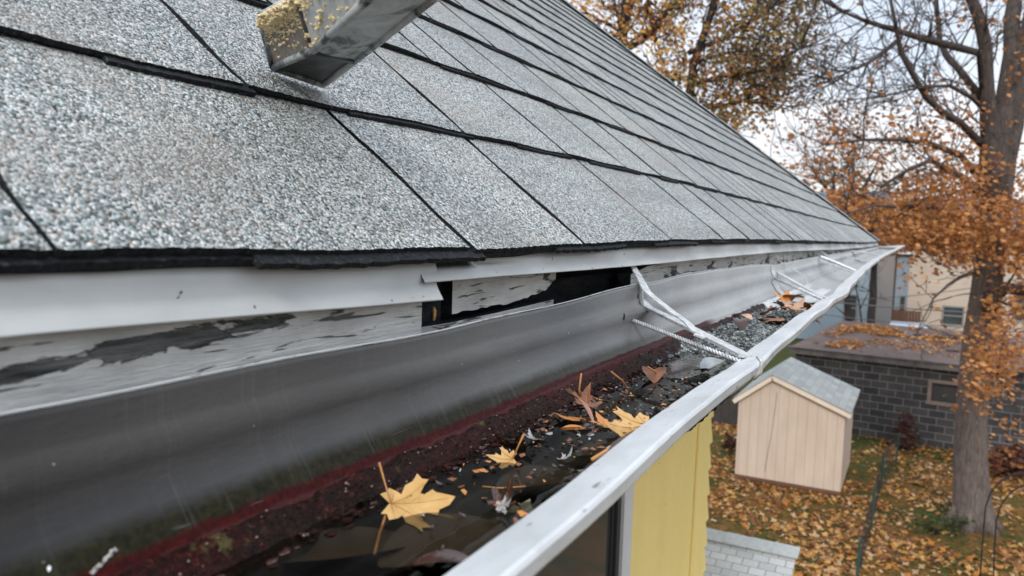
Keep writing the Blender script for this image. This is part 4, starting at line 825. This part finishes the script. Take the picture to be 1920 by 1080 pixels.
# ------------------------------------------------------------------ houses beyond
def house_far(label, x0, x1, y0, y1, z1, mats, roof, wins, name='neighbour_house', ridge='x', rh=2.2):
    t = thing(name, label, 'house', ((x0 + x1) / 2, y0, GZ)); oo = np.array([-(x0 + x1) / 2, -y0, -GZ])
    def b(nm, fn, mt, par=t): m_ = MB(); fn(m_); m_.v = [tuple(np.array(p) + oo) for p in m_.v]; return m_.build(nm, mt, par)
    b('wall', lambda m_: m_.box(x0, x1, y0, y1, GZ, z1), mats)
    def rf(m_):
        e = .35
        if ridge == 'x':
            ym = (y0 + y1) / 2
            for (ya, sgn) in ((y0 - e, 1), (y1 + e, -1)):
                i = [m_.vert(p) for p in ((x0 - e, ya, z1 - .1), (x1 + e, ya, z1 - .1), (x1 + e, ym, z1 + rh), (x0 - e, ym, z1 + rh))]; Lr = math.hypot(ym - ya, rh)
                m_.face(i if sgn > 0 else i[::-1], 0, [(0, 0), (x1 - x0, 0), (x1 - x0, Lr), (0, Lr)] if sgn > 0 else [(0, Lr), (x1 - x0, Lr), (x1 - x0, 0), (0, 0)])
            for x in (x0, x1): m_.poly([(x, y0, z1), (x, y1, z1), (x, ym, z1 + rh)])
        else:
            xm = (x0 + x1) / 2
            for xa in (x0 - e, x1 + e):
                i = [m_.vert(p) for p in ((xa, y0 - e, z1 - .1), (xa, y1 + e, z1 - .1), (xm, y1 + e, z1 + rh), (xm, y0 - e, z1 + rh))]; Lr = math.hypot(xm - xa, rh)
                m_.face(i, 0, [(0, 0), (y1 - y0, 0), (y1 - y0, Lr), (0, Lr)])
            m_.poly([(x0, y0, z1), (x1, y0, z1), (xm, y0, z1 + rh)], 0)
    b('roof', rf, roof)
    b('eaves', lambda m_: m_.box(x0 - .35, x1 + .35, y0 - .36, y0 - .25, z1 - .22, z1 - .08), WHT)
    for (a, c, d, e) in wins:
        f = b('window', lambda m_: (m_.box(a - .08, c + .08, y0 - .05, y0 - .003, d - .08, d), m_.box(a - .08, c + .08, y0 - .05, y0 - .003, e, e + .08), m_.box(a - .08, a, y0 - .05, y0 - .003, d, e), m_.box(c, c + .08, y0 - .05, y0 - .003, d, e), m_.box(a, c, y0 - .035, y0 - .003, (d + e) / 2 - .03, (d + e) / 2 + .03)), GRY)
        b('pane', lambda m_: m_.box(a, c, y0 - .02, y0 - .002, d, e), GLS, f)
    return t
def px(u, v, Y): p = onY(u, v, Y); return p[0], p[2]
wl = []
for (ua, va, ub, vb) in ((1782, 464, 1832, 492), (1768, 578, 1806, 607), (1600 + 300, 540, 1940, 600)):
    a = px(ua, vb, 44.9); b_ = px(ub, va, 44.9); wl.append((a[0], b_[0], a[1], b_[1]))
house_far('beige lap sided house standing behind the garage and big tree', px(1706, 500, 45)[0], 12, 45, 54, px(1700, 452, 45)[1] + .2, TANS, SH4, wl)
bx = [px(1562, 500, 43)[0], px(1647, 500, 43)[0]]
a = px(1583, 600, 42.9); b_ = px(1606, 555, 42.9)
house_far('pale blue house seen between the gutter end and the beige house', -7.5, bx[1], 43, 50, px(1600, 408, 43)[1], BLU, SH4, [(a[0], b_[0], a[1], b_[1])], rh=1.5)
tg = thing('neighbour_shed', 'narrow taupe sided outbuilding against the pale blue house', 'outbuilding', (bx[1] + .5, 42.5, GZ))
mb = MB(); x1_ = px(1676, 500, 42.5)[0] - bx[1] - .5; mb.box(-.498, x1_, 0, 6, 0, px(1660, 470, 42.5)[1] - GZ); mb.build('wall', GRY, tg)
mb = MB(); mb.box(-.55, x1_ + .1, -.1, 6.1, px(1660, 470, 42.5)[1] - GZ + .002, px(1660, 470, 42.5)[1] - GZ + .15); mb.build('roof', SH4, tg)
house_far('distant grey blue house glimpsed between the two nearer houses', px(1672, 500, 62)[0], px(1715, 500, 62)[0] + 1, 62, 70, px(1690, 470, 62)[1], m_flat('slate_siding', (.20, .24, .28), .7, .1, 1), SH4, [(px(1688, 560, 61.9)[0], px(1697, 560, 61.9)[0], px(1688, 590, 61.9)[1], px(1688, 555, 61.9)[1])])
mb = MB(); A = px(1668, 606, 44); B_ = px(1712, 583, 44)
for i in range(int((B_[0] + .5 - A[0]) / .14)): mb.box(A[0] + i * .14, A[0] + i * .14 + .13, 44, 44.03, GZ, B_[1]); 
tag(mb.build('brown_fence', BRN), 'reddish brown board fence between the pale blue and beige houses', 'fence')
# small car between the houses
cx, cz = px(1706, 600, 41)
car = thing('parked_car', 'pale blue car parked in front of the brown fence', 'car', (cx, 41, GZ)); prof = [(-2.0, .35), (-2.0, .85), (-1.5, 1.0), (-1.0, 1.42), (.5, 1.45), (1.1, 1.0), (1.9, .88), (2.0, .35)]
mb = MB(); 
for x in (-.82, .82): mb.poly([(x, y, z) for y, z in (prof if x > 0 else prof[::-1])])
for a, b_ in zip(prof, prof[1:] + prof[:1]): mb.quad((-.82, a[0], a[1]), (.82, a[0], a[1]), (.82, b_[0], b_[1]), (-.82, b_[0], b_[1]))
mb.build('body', CARB, car)
mb = MB(); mb.quad((-.7, -1.46, 1.04), (.7, -1.46, 1.04), (.62, -1.05, 1.39), (-.62, -1.05, 1.39)); mb.build('windscreen', GLS, car)
mb = MB(); mb.poly([(.823, -1.2, 1.03), (.823, .95, 1.03), (.823, .45, 1.36), (.823, -.9, 1.36)]); mb.build('side_window', GLS, car)
for x in (-.8, .8):
    for y in (-1.25, 1.25): mb = MB(); mb.tube([(x - .1, y, .33), (x + .1, y, .33)], .33, 14); mb.build('wheel', TYR, car)
# overhead cables
def cable(label, a, b_, sagz, r=.012):
    mb = MB(); a = np.array(a); b_ = np.array(b_); mb.tube([a + (b_ - a) * t + np.array([0, 0, -4 * sagz * t * (1 - t)]) for t in np.linspace(0, 1, 24)], r, 5); tag(mb.build('cable', CBL, None, True), label, 'cable', 'cables strung across the yards')
cable('upper thin cable crossing in front of the beige house', onY(1420, 555, 34), onY(1960, 512, 36), .5, .016)
cable('pale cable strung just above the garage roof', onY(1400, 548, 27), onY(1960, 592, 30), .12, .022)
cable('dark cable lowest of those above the garage roof', onY(1400, 568, 26), onY(1960, 618, 29), .2, .014)

# ------------------------------------------------------------------ trees
def leafquad(mb, p, s_, m):
    n_ = np.random.normal(size=3); n_ /= np.linalg.norm(n_); a = np.cross(n_, [.3, .5, .8]); a /= np.linalg.norm(a); b_ = np.cross(n_, a); p = np.asarray(p)
    a = a * s_; b_ = b_ * s_ * random.uniform(.6, 1.); f = n_ * s_ * .25
    mb.poly([p - a, p - b_ * .7 - a * .2 + f, p - b_ * .55 + a * .5, p + a, p + b_ * .55 + a * .5, p + b_ * .7 - a * .2 + f], m)
np.random.seed(5)
def jitter_path(pts, amp):
    out = [np.array(pts[0], float)]
    for a, b_ in zip(pts, pts[1:]):
        a = np.array(a, float); b_ = np.array(b_, float); L_ = np.linalg.norm(b_ - a); n = max(1, int(L_ / .55))
        for i in range(1, n + 1): out.append(a + (b_ - a) * i / n + (np.random.normal(size=3) * amp if i < n else 0))
    return out
def grow(mb, p, d, length, r, depth, tips, bend=.25, up=.12, minr=.006):
    n = 5; pts = [p]; d = d / np.linalg.norm(d)
    for i in range(n):
        d = d + np.random.normal(size=3) * bend * .55; d[2] += up * .3; d /= np.linalg.norm(d); pts.append(pts[-1] + d * length / n)
    mb.tube(pts, [max(minr, r * (1 - .75 * i / n)) for i in range(n + 1)], 5 if r > .03 else 4, cap=False)
    tips.append(pts[-1]); tips.append(pts[3])
    if depth > 0:
        for k_ in range(random.choice([2, 3, 3, 4])):
            q = random.choice([2, 3, 4, 5, 5]); nd = d + np.random.normal(size=3) * .75; grow(mb, pts[q], nd, length * random.uniform(.5, .75), max(minr, r * .5), depth - 1, tips, bend, up, minr)
def limb(mb, px_pts, D, radii, jd=0., amp=.03):
    P = [onD(u, v, D + (dd if dd is not None else 0)) for (u, v, dd) in px_pts]; path = jitter_path(P, amp)
    rr = np.interp(np.linspace(0, 1, len(path)), np.linspace(0, 1, len(radii)), radii); mb.tube(path, list(rr), 9 if radii[0] > .1 else 6); return path
def side_twigs(mb, path, n, ln, r, tips, depth=2, bias=(0, 0, .2), lo=0.):
    for _ in range(n):
        i = random.randrange(max(1, int(lo * len(path))), len(path)); t = path[i] - path[i - 1]; t /= np.linalg.norm(t)
        d = np.random.normal(size=3) * .8 + t * .6 + np.array(bias); grow(mb, path[i], d, ln * random.uniform(.6, 1.3), r, depth, tips)
TD = 15.2
big = thing('maple_tree', 'large half bare maple tree with grey trunk and orange leaves at the right', 'tree', tuple(onZ(1822, 985, GZ)))
bl = np.array(big.location); tm = MB(); tips = []
base = onZ(1822, 985, GZ); D0 = base @ CF
tr_ = [base + np.array([0, 0, -.05]), base + np.array([0, 0, .25])] + [onD(u, v, D0) for u, v in ((1819, 860), (1821, 780), (1834, 640), (1850, 540), (1860, 440), (1866, 360), (1862, 300))]
tm.tube(tr_, [.46, .35, .30, .28, .28, .27, .25, .20, .10], 18)
tk = [np.array(p) for p in tr_]
for k_ in range(6):                             # root flares
    a = k_ * 1.05 + .3; v_ = np.array([math.cos(a), math.sin(a), 0]); tm.tube([base + v_ * .2 + np.array([0, 0, .5]), base + v_ * .34 + np.array([0, 0, .10]), base + v_ * .55 + np.array([0, 0, -.08])], [.10, .13, .08], 7)
# branches knotted to a spot of the trunk
tm.v = [tuple(np.array(p) - bl) for p in tm.v]; tm.build('trunk', BARK, big, True); tm = MB()
ml_ = limb(tm, [(1862, 400, 0), (1858, 320, 0), (1852, 200, -.1), (1848, 90, -.3), (1838, 40, -.4), (1815, -20, -.5), (1800, -120, -.6)], D0, [.23, .21, .15, .125, .12, .10, .07]); side_twigs(tm, ml_, 7, 1.0, .03, tips)
mr_ = limb(tm, [(1866, 400, 0), (1866, 320, 0), (1884, 190, .2), (1898, 100, .3), (1906, -20, .5), (1915, -150, .6)], D0, [.23, .21, .17, .15, .13, .1]); side_twigs(tm, mr_, 7, 1.0, .03, tips)
mr2 = limb(tm, [(1868, 420, 0), (1888, 300, .5), (1908, 180, .8), (1930, 40, 1.0), (1960, -80, 1.2)], D0, [.2, .17, .16, .14, .1]); side_twigs(tm, mr2, 10, 1.0, .03, tips)
lr_ = limb(tm, [(1838, 600, 0), (1862, 560, -.3), (1884, 540, -.5), (1925, 545, -.8), (1990, 520, -1.2)], D0, [.18, .14, .12, .11, .08]); side_twigs(tm, lr_, 8, .9, .025, tips, 1)
bare = []
l1 = limb(tm, [(1846, 190, -.1), (1838, 100, -.3), (1800, 90, -.6), (1740, 75, -.9), (1690, 60, -1.2), (1630, 42, -1.5), (1580, 22, -1.8), (1545, 0, -2)], D0, [.085, .08, .07, .06, .05, .035, .022, .012]); side_twigs(tm, l1, 20, .9, .02, bare, 2, (-.3, 0, .1))
l2 = limb(tm, [(1848, 190, 0), (1825, 165, .2), (1798, 130, .4), (1775, 105, .6), (1762, 75, .8), (1758, 30, .8), (1752, -30, .9)], D0, [.10, .08, .075, .07, .055, .05, .04]); side_twigs(tm, l2, 13, .9, .02, bare, 2, (-.2, 0, .3))
l3 = limb(tm, [(1850, 280, 0), (1800, 230, -.4), (1764, 208, -.8), (1735, 180, -1.0), (1712, 140, -1.2), (1690, 100, -1.4), (1680, 50, -1.5), (1668, -10, -1.6)], D0, [.08, .07, .06, .055, .05, .045, .035, .03]); side_twigs(tm, l3, 16, .9, .02, bare, 2, (-.2, 0, .2))
l4 = limb(tm, [(1690, 70, -1.4), (1660, 95, -1.5), (1625, 120, -1.6), (1590, 135, -1.8), (1560, 150, -1.9)], D0, [.04, .04, .03, .02, .01]); side_twigs(tm, l4, 20, .8, .014, bare, 2, (-.4, 0, -.1))
l5 = limb(tm, [(1850, 210, -.1), (1780, 160, -.8), (1720, 165, -1.2), (1660, 180, -1.5), (1600, 160, -1.8)], D0, [.05, .04, .03, .02, .01]); side_twigs(tm, l5, 18, .9, .014, bare, 2, (-.4, 0, -.05))
l6 = limb(tm, [(1845, 345, 0), (1800, 290, -.4), (1740, 268, -.8), (1690, 262, -1.2), (1620, 262, -1.6), (1545, 272, -2)], D0, [.08, .06, .05, .04, .028, .012]); side_twigs(tm, l6, 12, .9, .016, tips, 2, (-.3, 0, 0))
l7 = limb(tm, [(1850, 380, 0), (1800, 330, -.5), (1745, 300, -1), (1700, 320, -1.3), (1650, 350, -1.6)], D0, [.07, .05, .04, .03, .012]); side_twigs(tm, l7, 16, .9, .016, tips, 2, (-.2, 0, -.1))
l8 = limb(tm, [(1848, 430, 0), (1790, 400, -.6), (1720, 385, -1.2), (1640, 385, -1.7), (1590, 400, -2)], D0, [.07, .05, .045, .03, .012]); side_twigs(tm, l8, 16, .9, .016, tips, 2, (-.2, 0, -.1))
l9 = limb(tm, [(1845, 500, 0), (1800, 520, -1.0), (1750, 560, -1.8), (1720, 620, -2.2)], D0, [.05, .035, .02, .008]); side_twigs(tm, l9, 6, .6, .01, bare, 1)
l10 = limb(tm, [(1868, 560, -.2), (1880, 640, -1.6), (1870, 700, -2.0), (1905, 760, -2.3)], D0, [.05, .035, .02, .01]); side_twigs(tm, l10, 12, .6, .012, tips, 1, (0, 0, -.2))
tm.v = [tuple(np.array(p) - bl) for p in tm.v]; tm.build('limbs', BARK3, big, True)
cr = MB()
def cluster(mb, u, v, ru, rv, D, dd, n, ms, s0=.032, s1=.06, clump=7, cs=.13):
    n = int(n)
    for _ in range(max(1, n // clump)):
        a = random.uniform(0, 6.3); q = math.sqrt(random.random()); c0 = onD(u + ru * q * math.cos(a), v + rv * q * math.sin(a), D + random.gauss(0, dd)); m = random.choice(ms)
        for _ in range(clump): leafquad(mb, c0 + np.random.normal(size=3) * cs, random.uniform(s0, s1), m)
for (u, v, ru, rv, n, ms) in [
    (1850, 440, 110, 60, 1300, [0, 0, 1]), (1750, 415, 95, 48, 1300, [0, 0, 1]), (1770, 360, 70, 30, 420, [0, 1]), (1690, 440, 45, 30, 320, [0, 1, 1]), (1905, 400, 40, 60, 260, [0, 1]),
    (1585, 262, 45, 12, 150, [1, 1, 0]), (1690, 255, 70, 18, 150, [0, 1]), (1765, 270, 50, 26, 230, [0, 0, 1]), (1540, 250, 25, 14, 50, [1]), (1850, 215, 40, 18, 50, [0, 1]), (1740, 200, 50, 20, 40, [1, 0]), (1700, 215, 60, 20, 60, [0, 1]),
    (1850, 320, 50, 30, 150, [0, 1]), (1810, 310, 40, 25, 130, [0, 1]), (1875, 640, 55, 70, 420, [0, 0, 1]), (1850, 715, 45, 50, 260, [0, 0, 1]), (1895, 570, 35, 30, 130, [0, 1]), (1905, 790, 15, 15, 22, [0, 2]), (1930, 480, 60, 50, 260, [0, 1]),
    (1740, 120, 130, 90, 30, [1]), (1900, 200, 40, 80, 30, [1]), (1800, 480, 50, 20, 120, [0, 1]), (1710, 510, 25, 22, 30, [0]), (1960, 250, 60, 150, 300, [0, 1]), (2000, 500, 90, 130, 900, [0, 1]), (1870, -60, 120, 50, 50, [1])]:
    cluster(cr, u, v, ru, rv, D0 - (.9 if v < 600 else 2.0), .8 if v < 600 else .4, n * (1.45 if v > 340 else .7), ms, clump=14, cs=.15)
for t_ in tips:
    if random.random() < .22:
        for _ in range(3): leafquad(cr, t_ + np.random.normal(size=3) * .12, random.uniform(.04, .07), random.choice([0, 1]))
cr.v = [tuple(np.array(p) - bl) for p in cr.v]; cr.build('crown', [F_OR, F_BR, F_GD], big)

def tree2(label, baseuv, D, limbs, clusters, mats, name='tree', bark=BARK2, tw=8, twl=1.2, s0=.06, s1=.10, twigs_leaf=.3, dens=1., cl=.2, ck=9):
    b0 = onD(baseuv[0], baseuv[1], D); b0 = np.array([b0[0], b0[1], GZ]); t = thing(name, label, 'tree', tuple(b0)); tm = MB(); tips = []
    for pts, rad in limbs:
        P = [onD(u, v, D + dd) if v is not None else b0 for (u, v, dd) in pts]; path = jitter_path(P, .05); rr = np.interp(np.linspace(0, 1, len(path)), np.linspace(0, 1, len(rad)), rad); tm.tube(path, list(rr), 8)
        side_twigs(tm, path, tw, twl, rad[-1] * .8 + .008, tips, 2, (0, 0, .15), .72 if pts[0][1] is None else 0)
    tm.v = [tuple(np.array(p) - b0) for p in tm.v]; tm.build('trunk', bark, t, True)
    cr = MB()
    for (u, v, ru, rv, n, ms) in clusters: cluster(cr, u, v, ru, rv, D - .3, 1.1, n * dens, ms, s0, s1, ck, cl)
    for q in tips:
        if random.random() < twigs_leaf:
            for _ in range(3): leafquad(cr, q + np.random.normal(size=3) * .15, random.uniform(s0, s1), random.choice(range(len(mats))))
    if cr.f: cr.v = [tuple(np.array(p) - b0) for p in cr.v]; cr.build('crown', mats, t)
    return t
LD = 17.
tree2('broad tree with olive and golden leaves rising behind the roof', (1300, 500), LD,
      [([(1300, None, 0), (1260, 330, 0), (1175, 140, 0), (1165, 60, 0), (1163, -80, 0)], [.3, .24, .12, .09, .06]), ([(1260, 330, 0), (1230, 200, .3), (1166, 95, .3), (1185, 0, .4), (1195, -100, .5)], [.16, .12, .09, .07, .05]),
       ([(1260, 330, 0), (1300, 120, -.4), (1325, 50, -.5), (1350, -60, -.6)], [.14, .1, .08, .05]), ([(1170, 95, 0), (1240, 40, .2), (1290, -30, .3)], [.07, .05, .03]), ([(1290, 100, -.3), (1360, 70, -.6), (1440, 20, -.8), (1490, -30, -1)], [.06, .05, .035, .02]),
       ([(1290, 160, -.3), (1370, 140, -.8), (1450, 130, -1.2), (1500, 90, -1.4)], [.06, .045, .03, .015]), ([(1270, 220, -.2), (1330, 200, -.8), (1400, 190, -1.2)], [.06, .04, .02]), ([(1230, 80, 0), (1215, 0, 0), (1235, -70, 0)], [.05, .04, .03])],
      [(1420, 60, 105, 60, 2300, [0, 0, 0, 1]), (1400, 140, 100, 52, 2300, [0, 0, 0, 1]), (1460, 100, 65, 50, 900, [0, 0, 0, 1]), (1350, 195, 85, 42, 1200, [0, 0, 1, 2]), (1270, 130, 85, 50, 1100, [0, 1, 2, 2]), (1230, 80, 70, 40, 500, [2, 2, 1]), (1100, 10, 60, 30, 700, [1, 2, 2]), (1300, 30, 120, 45, 900, [1, 0, 2]),
       (1375, 225, 30, 26, 380, [0, 2]), (1440, 175, 50, 28, 600, [0, 0, 1]), (1470, 10, 60, 40, 800, [0, 0, 1]), (1330, 230, 50, 26, 350, [2, 0]), (1300, -80, 220, 70, 2500, [0, 1, 2]), (1240, 10, 70, 30, 260, [2, 1])],
      [F_OL, F_BR, F_GD], 'oak_tree', tw=14, twl=1.2, s0=.035, s1=.062, dens=.66, cl=.20, ck=26, twigs_leaf=.2)
tree2('small distant leafless tree in the gap between the roof and the maple', (1600, 560), 34,
      [([(1590, None, 0), (1585, 420, 0), (1566, 370, 0), (1560, 300, 0)], [.2, .14, .08, .03]), ([(1585, 430, 0), (1620, 350, .5), (1650, 290, .8)], [.12, .07, .03]), ([(1575, 380, 0), (1530, 330, 0), (1510, 290, 0)], [.08, .05, .02]), ([(1585, 420, 0), (1600, 340, 0), (1605, 280, 0)], [.08, .05, .02])],
      [(1540, 340, 50, 40, 90, [0]), (1600, 330, 60, 50, 90, [0])], [F_BR], 'bare_tree', tw=12, twl=2.2, twigs_leaf=.15, s0=.07, s1=.12)
tree2('orange leaved tree standing in front of the pale blue house', (1640, 560), 32,
      [([(1640, None, 0), (1640, 480, 0), (1635, 400, 0)], [.2, .15, .06]), ([(1640, 480, 0), (1600, 420, 0)], [.1, .04]), ([(1640, 470, 0), (1690, 410, 0)], [.1, .04])],
      [(1590, 400, 50, 35, 900, [0, 1]), (1650, 420, 70, 40, 1300, [0, 0, 1]), (1720, 430, 60, 38, 900, [0, 1]), (1770, 440, 50, 30, 500, [0, 1])], [F_OR, F_BR], 'orange_tree', tw=8, twl=1.2, s0=.08, s1=.14)
tree2('thin bare sapling standing behind the garage roof', (1620, 600), 31.5, [([(1618, None, 0), (1615, 600, 0), (1605, 540, 0), (1600, 490, 0)], [.07, .05, .035, .015]), ([(1615, 620, 0), (1585, 590, 0), (1560, 570, 0)], [.04, .03, .012]), ([(1612, 580, 0), (1630, 545, 0)], [.03, .012])], [], [F_BR], 'sapling', tw=5, twl=1.0, twigs_leaf=0)
# shrub, fence stakes, arch
def shrub(label, u, v, ru, rv, D, n, mats, s0=.04, s1=.09):
    b0 = onZ(u, v + rv, GZ); t = thing('shrub', label, 'shrub', tuple(b0)); cr = MB(); st_ = MB(); D = b0 @ CF
    for _ in range(12):
        p = onD(u + random.uniform(-ru, ru), v + random.uniform(-rv, rv) * .8, D + random.gauss(0, .2)); st_.tube([b0 + np.random.normal(size=3) * np.array([.15, .15, 0]), (b0 + p) / 2 + np.random.normal(size=3) * .05, p], [.014, .009, .004], 4)
    cluster(cr, u, v, ru, rv, D, .3, n, list(range(len(mats))), s0, s1, 5, .09)
    for m_, nm, mt in ((cr, 'foliage', mats), (st_, 'stems', BARK2)): m_.v = [tuple(np.array(p) - b0) for p in m_.v]; m_.build(nm, mt, t)
shrub('dark reddish dry shrub against the block wall right of the trunk', 1893, 866, 42, 24, 20, 900, [F_PU, F_PU, F_BR])
shrub('green clump of weeds at the foot of the big trunk', 1762, 985, 50, 14, 15, 350, [F_GR], .02, .05)
shrub('dark bare brown bush by the block wall beyond the stakes', 1700, 815, 14, 30, 20, 260, [F_PU])
wfz = thing('wire_fence', 'low garden wire fence on green stakes running away across the lawn', 'fence', tuple(onZ(1610, 1082, GZ))); b0 = np.array(wfz.location)
fp = [onZ(1604, 1110, GZ), onZ(1634, 990, GZ), onZ(1652, 915, GZ), onZ(1680, 870, GZ)]; hh = [.85, .85, .8, .75]
for p, h in zip(fp, hh):
    mb = MB(); q = p - b0; mb.tube([q, q + np.array([.015, 0, h])], .021, 7); mb.blob(q + np.array([.015, 0, h]), .028, 0, 7); mb.build('stake', GRN, wfz)
mb = MB()
for a, b_, h in zip(fp, fp[1:], hh):
    a = a - b0; b_ = b_ - b0
    for k_ in range(6): z = .08 + k_ * .14; mb.tube([a + np.array([0, 0, z]), (a + b_) / 2 + np.array([0, 0, z - .02]), b_ + np.array([0, 0, z])], .0035, 4)
    n = int(np.linalg.norm(b_ - a) / .15)
    for k_ in range(n): p = a + (b_ - a) * (k_ + .5) / n; mb.tube([p, p + np.array([0, 0, .8])], .003, 4)
mb.build('wire_mesh', BLK2, wfz)
arch = thing('garden_arch', 'pair of thin black wire hoops planted in the lawn at the right', 'garden hoop', tuple(onZ(1838, 1095, GZ))); b0 = np.array(arch.location)
for (u0, v0, pts) in ((1836, 1100, [(1842, 1020), (1848, 950), (1858, 922), (1878, 900), (1905, 889), (1935, 886)]), (1862, 1100, [(1864, 1040), (1868, 975), (1878, 945), (1896, 922), (1922, 908), (1950, 902)])):
    p0 = onZ(u0, v0, GZ); P = [p0 - b0] + [onY(u, v, p0[1]) - b0 for u, v in pts]; P2 = []
    wd = P[-1][0] - P[0][0]; mir = [np.array([2 * P[-1][0] - p[0], p[1], p[2]]) for p in P[-2::-1]]
    mb = MB(); mb.tube(P + mir, .013, 6); mb.build('hoop', BLK2, arch, True)
shrub('small grey brown plant stems beside the left shed corner', 1372, 830, 10, 14, 20, 60, [F_PU])

# lift everything so that the yard lies at height zero
for o in S.objects:
    if o.parent is None and o.type in ('MESH', 'EMPTY'): o.location.z += EYE
